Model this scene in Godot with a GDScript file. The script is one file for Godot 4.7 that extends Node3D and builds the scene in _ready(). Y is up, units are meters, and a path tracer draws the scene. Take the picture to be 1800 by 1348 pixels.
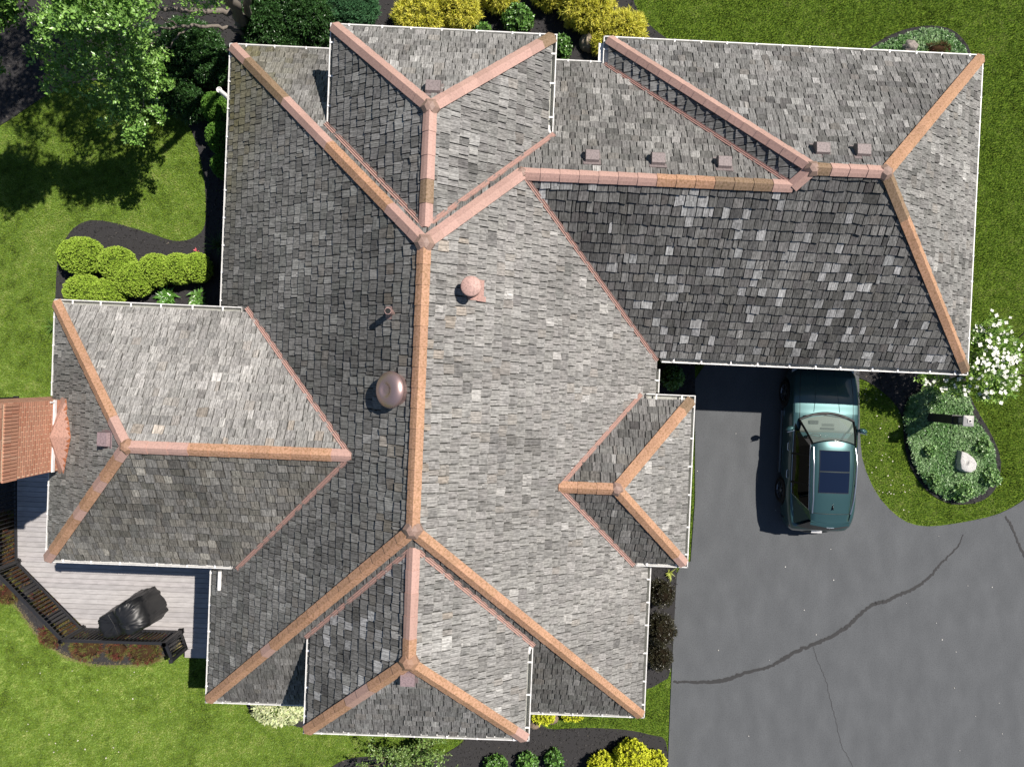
extends Node3D
# A shake-roofed house seen from a drone straight above it. x runs to the right of the photograph, z down it, y up; metres.

const H := 20.4            # height of the drone over the lawn
const FOCAL := 1244.0      # focal length in pixels of the 1800 x 1348 photograph
const LEAN_X := -0.0148    # how far the lens leans from the plumb line
const LEAN_Z := -0.012
const TURN := 0.0419       # how far the house is turned on its plot
const SUN := Vector3(-0.56, -1.0, 0.335)
const DECK := 0.6

var rng := RandomNumberGenerator.new()
var taken := {}
var M := {}                # materials
var PL := {}               # roof planes: outward direction, eave offset, eave height, pitch
var clumps := {}

# ---------------------------------------------------------------- the scene
func _ready() -> void:
	rng.seed = 20240611
	var cam := Camera3D.new()
	cam.name = "camera"
	add_child(cam)
	cam.position = Vector3(0, H, 0)
	cam.basis = Basis.looking_at(Vector3(-LEAN_X, -1.0, -LEAN_Z), Vector3(0, 0, -1))
	cam.fov = rad_to_deg(2.0 * atan(674.0 / FOCAL))
	cam.near = 0.1
	cam.far = 400.0
	cam.current = true
	var sky := ProceduralSkyMaterial.new()
	sky.sky_top_color = Color(0.40, 0.50, 0.66)
	sky.sky_horizon_color = Color(0.70, 0.76, 0.82)
	sky.sky_curve = 0.12
	sky.ground_bottom_color = Color(0.20, 0.24, 0.14)
	sky.ground_horizon_color = Color(0.55, 0.60, 0.60)
	var env := Environment.new()
	env.background_mode = Environment.BG_SKY
	env.sky = Sky.new()
	env.sky.sky_material = sky
	env.background_energy_multiplier = 0.52
	env.tonemap_mode = Environment.TONE_MAPPER_LINEAR
	env.tonemap_exposure = 1.32
	env.sdfgi_enabled = true
	env.ssao_enabled = true
	env.ssil_enabled = true
	var we := WorldEnvironment.new()
	we.name = "world"
	we.environment = env
	add_child(we)
	var sun := DirectionalLight3D.new()
	sun.name = "sun"
	add_child(sun)
	sun.basis = Basis.looking_at(SUN.normalized(), Vector3.UP)
	sun.light_energy = 1.6
	sun.light_color = Color(1.0, 0.968, 0.93)
	sun.light_angular_distance = 0.5
	sun.shadow_enabled = true
	make_materials()
	build_ground()
	build_house()
	build_deck()
	build_grass()
	build_trees()
	build_shrubs()
	build_stones()
	build_lamp()
	build_car()
	build_grill()

# ---------------------------------------------------------------- mesh building
class Shape:
	var v := PackedVector3Array()
	var n := PackedVector3Array()
	var t := PackedVector2Array()
	var c := PackedColorArray()

	func tri(a: Vector3, b: Vector3, d: Vector3, col := Color.WHITE, ua := Vector2.ZERO, ub := Vector2.ZERO, ud := Vector2.ZERO) -> void:
		var nn := (b - a).cross(d - a).normalized()
		v.append(a); v.append(d); v.append(b)
		n.append(nn); n.append(nn); n.append(nn)
		t.append(ua); t.append(ud); t.append(ub)
		c.append(col); c.append(col); c.append(col)

	func quad(a: Vector3, b: Vector3, d: Vector3, e: Vector3, col := Color.WHITE) -> void:
		var w := a.distance_to(b)
		var h := a.distance_to(e)
		tri(a, b, d, col, Vector2(0, 0), Vector2(w, 0), Vector2(w, h))
		tri(a, d, e, col, Vector2(0, 0), Vector2(w, h), Vector2(0, h))

	func tri_n(a: Vector3, b: Vector3, d: Vector3, na: Vector3, nb: Vector3, nd: Vector3, col := Color.WHITE) -> void:
		v.append(a); v.append(d); v.append(b)
		n.append(na); n.append(nd); n.append(nb)
		t.append(Vector2.ZERO); t.append(Vector2.ZERO); t.append(Vector2.ZERO)
		c.append(col); c.append(col); c.append(col)

	func box(at: Transform3D, s: Vector3, col := Color.WHITE) -> void:
		var h := s * 0.5
		var p := []
		for i in 8:
			p.append(at * Vector3(h.x if i & 1 else -h.x, h.y if i & 2 else -h.y, h.z if i & 4 else -h.z))
		quad(p[4], p[5], p[7], p[6], col)
		quad(p[1], p[0], p[2], p[3], col)
		quad(p[5], p[1], p[3], p[7], col)
		quad(p[0], p[4], p[6], p[2], col)
		quad(p[6], p[7], p[3], p[2], col)
		quad(p[0], p[1], p[5], p[4], col)

	func bar(a: Vector3, b: Vector3, w: float, h: float, col := Color.WHITE) -> void:
		var z := (b - a).normalized()
		var up := Vector3.UP if absf(z.y) < 0.95 else Vector3.RIGHT
		var x := up.cross(z).normalized()
		box(Transform3D(Basis(x, z.cross(x), z), (a + b) * 0.5), Vector3(w, h, a.distance_to(b)), col)

	# an upright block over a plan outline (counter-clockwise seen with x right and z up the page is not assumed)
	func block(plan: PackedVector2Array, top: Callable, bottom: Callable, col_top: Color, col_side: Color) -> void:
		var pts := plan
		if Geometry2D.is_polygon_clockwise(pts):
			pts = pts.duplicate()
			pts.reverse()
		var idx := Geometry2D.triangulate_polygon(pts)
		var hi := PackedVector3Array()
		var lo := PackedVector3Array()
		for p in pts:
			hi.append(Vector3(p.x, top.call(p.x, p.y), p.y))
			lo.append(Vector3(p.x, bottom.call(p.x, p.y), p.y))
		for i in range(0, idx.size(), 3):
			var a := idx[i]
			var b := idx[i + 1]
			var d := idx[i + 2]
			if (pts[b] - pts[a]).cross(pts[d] - pts[a]) > 0.0:
				var keep := b
				b = d
				d = keep
			tri(hi[a], hi[b], hi[d], col_top, pts[a], pts[b], pts[d])
			tri(lo[a], lo[d], lo[b], col_side, pts[a], pts[d], pts[b])
		for i in pts.size():
			var j := (i + 1) % pts.size()
			quad(lo[j], lo[i], hi[i], hi[j], col_side)

	func sheet(plan: PackedVector2Array, y: float, col := Color.WHITE) -> void:
		var idx := Geometry2D.triangulate_polygon(plan)
		for i in range(0, idx.size(), 3):
			var a := plan[idx[i]]
			var b := plan[idx[i + 1]]
			var d := plan[idx[i + 2]]
			if (b - a).cross(d - a) > 0.0:
				var keep := b
				b = d
				d = keep
			tri(Vector3(a.x, y, a.y), Vector3(b.x, y, b.y), Vector3(d.x, y, d.y), col, a, b, d)

	# rows of points, joined into a smooth surface
	func grid(rows: Array, col := Color.WHITE, flip := false, smooth := true) -> void:
		var m := rows.size()
		var k: int = rows[0].size()
		var nor := []
		for i in m:
			var line := PackedVector3Array()
			for j in k:
				var du: Vector3 = rows[mini(i + 1, m - 1)][j] - rows[maxi(i - 1, 0)][j]
				var dv: Vector3 = rows[i][mini(j + 1, k - 1)] - rows[i][maxi(j - 1, 0)]
				if rows[i][0].distance_to(rows[i][k - 1]) < 1e-5 and (j == 0 or j == k - 1):
					dv = rows[i][1] - rows[i][k - 2]
				var q := dv.cross(du)
				line.append((-q if flip else q).normalized())
			nor.append(line)
		for i in m - 1:
			for j in k - 1:
				var a: Vector3 = rows[i][j]
				var b: Vector3 = rows[i][j + 1]
				var d: Vector3 = rows[i + 1][j + 1]
				var e: Vector3 = rows[i + 1][j]
				if smooth:
					if flip:
						tri_n(a, e, d, nor[i][j], nor[i + 1][j], nor[i + 1][j + 1], col)
						tri_n(a, d, b, nor[i][j], nor[i + 1][j + 1], nor[i][j + 1], col)
					else:
						tri_n(a, b, d, nor[i][j], nor[i][j + 1], nor[i + 1][j + 1], col)
						tri_n(a, d, e, nor[i][j], nor[i + 1][j + 1], nor[i + 1][j], col)
				elif flip:
					tri(a, e, d, col)
					tri(a, d, b, col)
				else:
					tri(a, b, d, col)
					tri(a, d, e, col)

	func tube(path: Array, radii: Array, sides := 8, col := Color.WHITE, capped := true) -> void:
		var rows := []
		var x := Vector3.ZERO
		for i in path.size():
			var z: Vector3 = (path[mini(i + 1, path.size() - 1)] - path[maxi(i - 1, 0)]).normalized()
			if i == 0:
				x = (Vector3.UP if absf(z.y) < 0.9 else Vector3.RIGHT).cross(z).normalized()
			else:
				x = (x - z * x.dot(z)).normalized()
			var y := z.cross(x)
			var ring := PackedVector3Array()
			for k in sides + 1:
				var w := TAU * k / sides
				ring.append(path[i] + (x * cos(w) + y * sin(w)) * radii[mini(i, radii.size() - 1)])
			rows.append(ring)
		grid(rows, col)
		if capped:
			for end in [0, path.size() - 1]:
				for k in sides:
					if end == 0:
						tri(path[0], rows[0][k + 1], rows[0][k], col)
					else:
						tri(path[end], rows[end][k], rows[end][k + 1], col)

	# a profile of (radius, height) turned about the y axis of «at»
	func lathe(profile: Array, at: Transform3D, sides := 20, col := Color.WHITE, smooth := true) -> void:
		var rows := []
		for p in profile:
			var ring := PackedVector3Array()
			for k in sides + 1:
				var w := TAU * k / sides
				ring.append(at * Vector3(p.x * cos(w), p.y, -p.x * sin(w)))
			rows.append(ring)
		grid(rows, col, false, smooth)

	func lump(at: Transform3D, radii: Vector3, noise: FastNoiseLite, amp: float, col := Color.WHITE, sides := 20, rings := 12, from := -1.0) -> void:
		var rows := []
		for i in rings + 1:
			var a := lerpf(from, 1.0, float(i) / rings) * PI * 0.5
			var ring := PackedVector3Array()
			for k in sides + 1:
				var w := TAU * (k % sides) / sides
				var dir := Vector3(cos(a) * cos(w), sin(a), -cos(a) * sin(w))
				var f := 1.0 + amp * noise.get_noise_3dv(dir * 10.0 + at.origin)
				ring.append(at * (dir * radii * f))
			rows.append(ring)
		grid(rows, col)

	func mesh(m: Material) -> ArrayMesh:
		var a := []
		a.resize(Mesh.ARRAY_MAX)
		a[Mesh.ARRAY_VERTEX] = v
		a[Mesh.ARRAY_NORMAL] = n
		a[Mesh.ARRAY_TEX_UV] = t
		a[Mesh.ARRAY_COLOR] = c
		var am := ArrayMesh.new()
		am.add_surface_from_arrays(Mesh.PRIMITIVE_TRIANGLES, a)
		am.surface_set_material(0, m)
		return am

# ---------------------------------------------------------------- naming
func numbered(called: String) -> String:
	var k: int = taken.get(called, 0)
	taken[called] = k + 1
	return called if k == 0 else "%s_%03d" % [called, k]

func tag(o: Node, label: String, category: String, group := "", kind := "") -> Node:
	if label: o.set_meta("label", label)
	if category: o.set_meta("category", category)
	if group: o.set_meta("group", group)
	if kind: o.set_meta("kind", kind)
	return o

func thing(called: String, label: String, category: String, at := Vector3.ZERO, turn := 0.0, group := "") -> Node3D:
	var o := Node3D.new()
	o.name = numbered(called)
	add_child(o)
	o.position = at
	o.rotation.y = turn
	tag(o, label, category, group)
	return o

func put(called: String, mesh: Mesh, parent: Node, at := Transform3D.IDENTITY) -> MeshInstance3D:
	var o := MeshInstance3D.new()
	o.mesh = mesh
	o.transform = at
	var names: Dictionary = parent.get_meta("names", {}) if parent != self else {}
	if parent == self:
		o.name = numbered(called)
	else:
		var k: int = names.get(called, 0)
		names[called] = k + 1
		parent.set_meta("names", names)
		o.name = called if k == 0 else "%s_%03d" % [called, k]
	parent.add_child(o, true)
	return o

func part(called: String, s: Shape, m: Material, parent: Node) -> MeshInstance3D:
	return put(called, s.mesh(m), parent)

func structure(called: String, s: Shape, m: Material, label: String, category: String) -> MeshInstance3D:
	var o := put(called, s.mesh(m), self)
	tag(o, label, category, "", "structure")
	return o

func scatter(called: String, mesh: Mesh, places: Array, colors: Array, parent: Node) -> MultiMeshInstance3D:
	var mm := MultiMesh.new()
	mm.transform_format = MultiMesh.TRANSFORM_3D
	mm.use_colors = true
	mm.mesh = mesh
	mm.instance_count = places.size()
	for i in places.size():
		mm.set_instance_transform(i, places[i])
		mm.set_instance_color(i, colors[i])
	var o := MultiMeshInstance3D.new()
	o.multimesh = mm
	o.name = numbered(called) if parent == self else called
	parent.add_child(o, true)
	o.set_meta("kind", "stuff")
	return o

# ---------------------------------------------------------------- surveying
# the place at height h that lies at a point of the site plan (plan points are counted in pixels of the photograph)
func gp(px: float, py: float, h := 0.0) -> Vector3:
	var d := H - h
	var a := (px - 900.0) / FOCAL
	var b := (py - 674.0) / FOCAL
	var m00 := 1.0 + a * LEAN_X
	var m01 := a * LEAN_Z
	var m10 := b * LEAN_X
	var m11 := 1.0 + b * LEAN_Z
	var r0 := (a - LEAN_X) * d
	var r1 := (b - LEAN_Z) * d
	var det := m00 * m11 - m01 * m10
	return Vector3((r0 * m11 - r1 * m01) / det, h, (r1 * m00 - r0 * m10) / det)

func seen_at(p: Vector3) -> Vector2:
	var d := H - p.y
	var dd := d - LEAN_X * p.x - LEAN_Z * p.z
	return Vector2(900.0 + FOCAL * (p.x + LEAN_X * d) / dd, 674.0 + FOCAL * (p.z + LEAN_Z * d) / dd)

func outline(points: Array, h := 0.0) -> PackedVector2Array:
	var r := PackedVector2Array()
	for p in points:
		var q := gp(p[0], p[1], h)
		r.append(Vector2(q.x, q.z))
	return r

# a closed outline with its corners rounded off by two passes of corner cutting
func smooth_outline(points: Array, h := 0.0, passes := 2) -> PackedVector2Array:
	var r := outline(points, h)
	for k in passes:
		var s := PackedVector2Array()
		for i in r.size():
			var a := r[i]
			var b := r[(i + 1) % r.size()]
			s.append(a.lerp(b, 0.25))
			s.append(a.lerp(b, 0.75))
		r = s
	return r

func to_house(p: Vector3) -> Vector3:
	return Vector3(p.x * cos(TURN) + p.z * sin(TURN), p.y, -p.x * sin(TURN) + p.z * cos(TURN))

func from_house(p: Vector3) -> Vector3:
	return Vector3(p.x * cos(TURN) - p.z * sin(TURN), p.y, p.x * sin(TURN) + p.z * cos(TURN))

func srgb(r: float, g: float, b: float) -> Color:
	return Color(r / 255.0, g / 255.0, b / 255.0).srgb_to_linear()

func vary(c: Color, amount: float) -> Color:
	var f := 1.0 + rng.randf_range(-amount, amount)
	return Color(c.r * f, c.g * f, c.b * f)

# ---------------------------------------------------------------- materials
func noise(freq: float, seed_: int, octaves := 3, kind := FastNoiseLite.TYPE_SIMPLEX_SMOOTH) -> FastNoiseLite:
	var f := FastNoiseLite.new()
	f.noise_type = kind
	f.frequency = freq
	f.seed = seed_
	f.fractal_octaves = octaves
	return f

func tex(n: FastNoiseLite, stops: Array, size := 512, normal := 0.0) -> NoiseTexture2D:
	var t := NoiseTexture2D.new()
	t.width = size
	t.height = size
	t.seamless = true
	t.noise = n
	if normal > 0.0:
		t.as_normal_map = true
		t.bump_strength = normal
	else:
		var g := Gradient.new()
		var off := PackedFloat32Array()
		var col := PackedColorArray()
		for s in stops:
			off.append(s[0])
			col.append(s[1])
		g.offsets = off
		g.colors = col
		t.color_ramp = g
	return t

func grey(x: float) -> Color:
	return Color(x, x, x)

func mat(called: String, albedo: Color, rough := 0.8, metal := 0.0, tinted := true) -> StandardMaterial3D:
	var m := StandardMaterial3D.new()
	m.resource_name = called
	m.albedo_color = albedo.linear_to_srgb()
	m.roughness = rough
	m.metallic = metal
	m.vertex_color_use_as_albedo = tinted
	M[called] = m
	return m

func speckle(m: StandardMaterial3D, t: Texture2D, scale: float, world := true) -> void:
	m.albedo_texture = t
	m.uv1_triplanar = true
	m.uv1_world_triplanar = world
	m.uv1_scale = Vector3.ONE * scale

func cedar_grain() -> ImageTexture:
	var im := Image.create(512, 512, false, Image.FORMAT_RGB8)
	var a := noise(0.045, 11, 3)
	var b := noise(0.16, 12, 2)
	var d := noise(0.012, 13, 2)
	for y in 512:
		for x in 512:
			var f := 0.82 + 0.32 * a.get_noise_2d(x, y * 0.05) + 0.20 * b.get_noise_2d(x, y * 0.03) + 0.12 * d.get_noise_2d(x, y)
			f = clampf(f, 0.3, 1.0)
			im.set_pixel(x, y, Color(f, f * 0.997, f * 0.99))
	return ImageTexture.create_from_image(im)

func make_materials() -> void:
	var m := mat("cedar", Color.WHITE, 0.9)
	m.albedo_texture = cedar_grain()
	m.metallic_specular = 0.35
	m = mat("copper_paint", Color.WHITE, 0.62)
	speckle(m, tex(noise(0.03, 21, 5), [[0.0, grey(0.72)], [0.4, grey(0.93)], [1.0, grey(1.0)]], 1024), 0.6)
	m = mat("copper_lichen", Color.WHITE, 0.7)
	speckle(m, tex(noise(0.03, 20, 6), [[0.0, Color(0.62, 0.62, 0.50)], [0.34, Color(0.82, 0.81, 0.74)], [0.48, Color(0.95, 0.94, 0.92)], [0.72, grey(1.0)], [1.0, Color(0.9, 0.88, 0.88)]], 1024), 0.55)
	m = mat("old_copper", Color.WHITE, 0.65, 0.1)
	speckle(m, tex(noise(0.02, 22, 4), [[0.0, grey(0.7)], [0.5, grey(0.95)], [1.0, grey(1.0)]]), 2.0)
	mat("spun_copper", srgb(186, 160, 156), 0.42, 0.8)
	m = mat("white_paint", Color.WHITE, 0.45)
	speckle(m, tex(noise(0.02, 23, 4), [[0.0, grey(0.8)], [0.4, grey(0.97)], [1.0, grey(1.0)]]), 0.7)
	m = mat("deck_slab", Color.WHITE, 0.8)
	m = mat("siding", srgb(78, 77, 76), 0.85)
	m = mat("brick", Color.WHITE, 0.9)
	speckle(m, tex(noise(0.06, 24, 4), [[0.0, grey(0.72)], [0.5, grey(0.92)], [1.0, grey(1.0)]]), 3.0)
	mat("mortar", srgb(222, 200, 172), 0.95)
	m = mat("asphalt", Color.WHITE, 0.85)
	speckle(m, tex(noise(0.010, 25, 5), [[0.0, srgb(82, 85, 88).linear_to_srgb()], [0.5, srgb(88, 91, 94).linear_to_srgb()], [1.0, srgb(95, 98, 101).linear_to_srgb()]], 1024), 0.1)
	m.uv1_scale = Vector3(0.13, 0.1, 0.07)
	m.detail_enabled = true
	m.detail_blend_mode = BaseMaterial3D.BLEND_MODE_MUL
	m.detail_uv_layer = BaseMaterial3D.DETAIL_UV_2
	m.uv2_triplanar = true
	m.uv2_world_triplanar = true
	m.uv2_scale = Vector3.ONE * 0.25
	m.detail_albedo = tex(noise(0.09, 26, 6), [[0.0, grey(0.76)], [0.35, grey(0.90)], [0.6, grey(0.95)], [1.0, grey(0.98)]], 1024)
	mat("sealant", srgb(47, 47, 48), 0.8)
	m = mat("mulch", Color.WHITE, 1.0)
	speckle(m, tex(noise(0.12, 27, 5), [[0.0, srgb(30, 30, 31).linear_to_srgb()], [0.5, srgb(53, 52, 53).linear_to_srgb()], [0.8, srgb(71, 70, 70).linear_to_srgb()], [1.0, srgb(92, 90, 89).linear_to_srgb()]]), 1.1)
	m.metallic_specular = 0.2
	mat("chip", Color.WHITE, 1.0).metallic_specular = 0.2
	m = mat("soil_grass", Color.WHITE, 1.0)
	speckle(m, tex(noise(0.04, 28, 5), [[0.0, srgb(62, 84, 26).linear_to_srgb()], [0.5, srgb(90, 114, 38).linear_to_srgb()], [1.0, srgb(122, 132, 56).linear_to_srgb()]], 1024), 0.35)
	m.metallic_specular = 0.1
	for f in [["grass_blade", 0.6, 0.25], ["leaf", 0.34, 0.4], ["soft_leaf", 0.6, 0.3], ["needle", 0.7, 0.2], ["petal", 0.6, 0.5]]:
		m = mat(f[0], Color.WHITE, f[1])
		m.backlight_enabled = true
		m.backlight = grey(f[2]) if f[0] == "petal" else Color(f[2] * 0.9, f[2], f[2] * 0.35)
		m.metallic_specular = 0.35
	M.leaf.metallic_specular = 0.6
	mat("inner", Color.WHITE, 1.0).metallic_specular = 0.1
	m = mat("bark", Color.WHITE, 0.95)
	speckle(m, tex(noise(0.05, 29, 4), [[0.0, grey(0.5)], [0.5, grey(0.8)], [1.0, grey(1.0)]]), 1.5)
	m = mat("stone", Color.WHITE, 0.9)
	speckle(m, tex(noise(0.03, 30, 5), [[0.0, grey(0.62)], [0.5, grey(0.9)], [1.0, grey(1.0)]]), 1.4)
	m.normal_enabled = true
	m.normal_texture = tex(noise(0.03, 30, 5), [], 512, 6.0)
	m = mat("board", Color.WHITE, 0.75)
	var im := Image.create(512, 128, false, Image.FORMAT_RGB8)
	var g := noise(0.02, 31, 4)
	for y in 128:
		for x in 512:
			var f := clampf(0.95 + 0.09 * g.get_noise_2d(x * 0.25, y * 4.0), 0.6, 1.0)
			im.set_pixel(x, y, grey(f))
	m.albedo_texture = ImageTexture.create_from_image(im)
	mat("black_metal", srgb(38, 38, 40), 0.45)
	m = mat("post_paint", srgb(58, 57, 58), 0.55)
	mat("cap_metal", srgb(176, 174, 172), 0.5, 0.2)
	m = mat("cover_vinyl", srgb(27, 28, 30), 0.45)
	m = mat("car_paint", Color(0.040, 0.098, 0.102), 0.30, 0.5)
	m.clearcoat_enabled = true
	m.clearcoat = 1.0
	m.clearcoat_roughness = 0.04
	mat("black_gloss", srgb(16, 17, 18), 0.12)
	mat("black_plastic", srgb(26, 27, 28), 0.5)
	mat("chrome", srgb(215, 218, 222), 0.15, 1.0)
	mat("rail_metal", srgb(190, 196, 204), 0.28, 0.9)
	mat("tyre", srgb(22, 22, 23), 0.85)
	mat("rim_metal", srgb(120, 123, 128), 0.3, 0.8)
	mat("cabin_grey", srgb(100, 108, 102), 0.8)
	mat("cabin_dark", srgb(34, 35, 37), 0.8)
	mat("roof_glass", srgb(18, 28, 48), 0.06)  # navy tint puts the reflected sky into the glass colour
	mat("plate", srgb(205, 205, 205), 0.4)
	mat("lamp_red", srgb(110, 14, 14), 0.15)
	mat("lamp_clear", srgb(190, 200, 206), 0.1)
	for w in [["clear_glass", Color(0.75, 0.85, 0.82, 0.16)], ["dark_glass", Color(0.012, 0.014, 0.017, 0.96)]]:
		m = mat(w[0], Color.WHITE, 0.03, 0.0, false)
		m.transparency = BaseMaterial3D.TRANSPARENCY_ALPHA
		m.albedo_color = w[1]
	mat("frosted", srgb(196, 190, 178), 0.5)

# ---------------------------------------------------------------- the roof
func set_planes() -> void:
	var z := {"m": 3.4, "T": 5.41, "B": 5.36, "L": 4.12, "E": 3.80, "G": 3.46}
	var p := {"m": 0.804, "T": 0.831, "B": 0.829, "L": 0.807, "E": 0.788, "G": 0.791}
	for a in [["W", "m", 6.782], ["E", "m", 3.811], ["N", "m", 7.600], ["S", "m", 8.154],
			["TW", "T", 3.893], ["TE", "T", 0.877], ["TN", "T", 7.222],
			["BW", "B", 3.905], ["BE", "B", 0.921], ["BS", "B", 7.794],
			["LW", "L", 10.242], ["LN", "L", 1.302], ["LS", "L", 4.705],
			["EN", "E", -0.291], ["EE", "E", 4.587], ["ES", "E", 4.364],
			["GW", "G", -2.101], ["GN", "G", 8.177], ["GE", "G", 11.264], ["GS", "G", -0.460]]:
		var way: String = a[0].substr(a[0].length() - 1)
		var dir: Vector2 = {"W": Vector2(-1, 0), "E": Vector2(1, 0), "N": Vector2(0, -1), "S": Vector2(0, 1)}[way]
		PL[a[0]] = {"n": dir, "d": a[2], "z": z[a[1]], "p": p[a[1]]}

func high(pl: String, u: float, v: float) -> float:
	var q: Dictionary = PL[pl]
	return q.z + q.p * (q.d - q.n.x * u - q.n.y * v)

func up_of(pl: String) -> Vector3:
	var q: Dictionary = PL[pl]
	return Vector3(q.n.x * q.p, 1.0, q.n.y * q.p).normalized()

# where two planes cross a third one, or a level
func meet(a: String, b: String, third) -> Vector3:
	var rows := []
	for pl in [a, b]:
		var q: Dictionary = PL[pl]
		rows.append([q.n.x * q.p, 1.0, q.n.y * q.p, q.z + q.p * q.d])
	if third is String:
		var q: Dictionary = PL[third]
		rows.append([q.n.x * q.p, 1.0, q.n.y * q.p, q.z + q.p * q.d])
	else:
		rows.append([0.0, 1.0, 0.0, third])
	var m := Basis(Vector3(rows[0][0], rows[1][0], rows[2][0]), Vector3(rows[0][1], rows[1][1], rows[2][1]), Vector3(rows[0][2], rows[1][2], rows[2][2]))
	return m.inverse() * Vector3(rows[0][3], rows[1][3], rows[2][3])

# keep the side a.x <= c of a convex outline
func halved(poly: PackedVector2Array, a: Vector2, c: float) -> PackedVector2Array:
	var r := PackedVector2Array()
	for i in poly.size():
		var p := poly[i]
		var q := poly[(i + 1) % poly.size()]
		var dp := a.dot(p) - c
		var dq := a.dot(q) - c
		if dp <= 0.0:
			r.append(p)
		if (dp < 0.0) != (dq < 0.0) and absf(dp - dq) > 1e-9:
			r.append(p.lerp(q, dp / (dp - dq)))
	return r

func below(poly: PackedVector2Array, f: String, g: String, eps: float) -> PackedVector2Array:   # where plane f + eps <= plane g
	var a: Dictionary = PL[f]
	var b: Dictionary = PL[g]
	return halved(poly, b.n * b.p - a.n * a.p, b.z + b.p * b.d - a.z - a.p * a.d - eps)

func roof_faces() -> Array:
	var comps := [
		{"f": ["W", "E", "N", "S"], "wall": 0.0, "cut": []},
		{"f": ["N", "GS"], "wall": 0.0, "cut": [[Vector2(-1, 0), 2.0], [Vector2(1, 0), 6.2]]},
		{"f": ["GW", "GN", "GE", "GS"], "wall": 0.0, "cut": []},
		{"f": ["TW", "TE", "TN"], "wall": 0.4, "cut": [[Vector2(0, 1), -1.5]]},
		{"f": ["LW", "LN", "LS"], "wall": 0.4, "cut": [[Vector2(1, 0), -1.8]]},
		{"f": ["BW", "BE", "BS"], "wall": 0.4, "cut": [[Vector2(0, -1), -2.4]]},
		{"f": ["EN", "EE", "ES"], "wall": 0.4, "cut": [[Vector2(-1, 0), -0.4]]},
	]
	var whole := PackedVector2Array([Vector2(-30, -30), Vector2(30, -30), Vector2(30, 30), Vector2(-30, 30)])
	var found := {}
	for ci in comps.size():
		var c: Dictionary = comps[ci]
		var foot := whole
		for k in c.cut: foot = halved(foot, k[0], k[1])
		for g in c.f: foot = halved(foot, PL[g].n, PL[g].d - 0.135)
		for f in c.f:
			var own := foot
			for g in c.f:
				if g != f: own = below(own, f, g, 0.0)
			if own.size() < 3: continue
			var pieces := [own]
			for oi in comps.size():
				if oi == ci: continue
				var o: Dictionary = comps[oi]
				var r := whole
				for k in o.cut: r = halved(r, k[0], k[1])
				for g in o.f: r = halved(r, PL[g].n, PL[g].d - (o.wall if o.wall > 0.0 else 0.135))
				for g in o.f:
					r = below(r, f, g, -0.002 if oi < ci else 0.002)
					if r.size() < 3: break
				if r.size() < 3: continue
				var rest := []
				for q in pieces:
					for w in Geometry2D.clip_polygons(q, r):
						if not Geometry2D.is_polygon_clockwise(w): rest.append(w)
				pieces = rest
			if not found.has(f): found[f] = []
			for q in pieces:
				if area_of(q) > 0.05: found[f].append(q)
	var out := []
	for f in found:
		var left: Array = found[f]
		var merged := true
		while merged and left.size() > 1:
			merged = false
			for i in left.size():
				for j in range(i + 1, left.size()):
					var a := Geometry2D.offset_polygon(left[i], 0.004)
					var b := Geometry2D.offset_polygon(left[j], 0.004)
					var w := Geometry2D.merge_polygons(a[0], b[0])
					if w.size() == 1 and not merged:
						left[i] = w[0]
						left.remove_at(j)
						merged = true
						break
				if merged: break
		for q in left: out.append([f, q])
	return out

func area_of(p: PackedVector2Array) -> float:
	var s := 0.0
	for i in p.size():
		s += p[i].cross(p[(i + 1) % p.size()])
	return absf(s) * 0.5

# tone of each slope's weathered wood, with dirt and gap shade worked into the darker ones
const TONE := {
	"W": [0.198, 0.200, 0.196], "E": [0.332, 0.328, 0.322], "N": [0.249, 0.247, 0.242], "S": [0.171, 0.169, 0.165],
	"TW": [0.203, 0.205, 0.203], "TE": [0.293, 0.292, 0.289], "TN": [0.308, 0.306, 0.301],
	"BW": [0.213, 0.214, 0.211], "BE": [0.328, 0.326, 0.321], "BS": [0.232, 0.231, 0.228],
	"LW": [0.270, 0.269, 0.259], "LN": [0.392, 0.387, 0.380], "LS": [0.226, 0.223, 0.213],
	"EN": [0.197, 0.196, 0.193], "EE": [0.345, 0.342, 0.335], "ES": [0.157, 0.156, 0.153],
	"GW": [0.213, 0.217, 0.220], "GN": [0.240, 0.240, 0.239], "GE": [0.299, 0.298, 0.293], "GS": [0.177, 0.177, 0.176],
}

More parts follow.
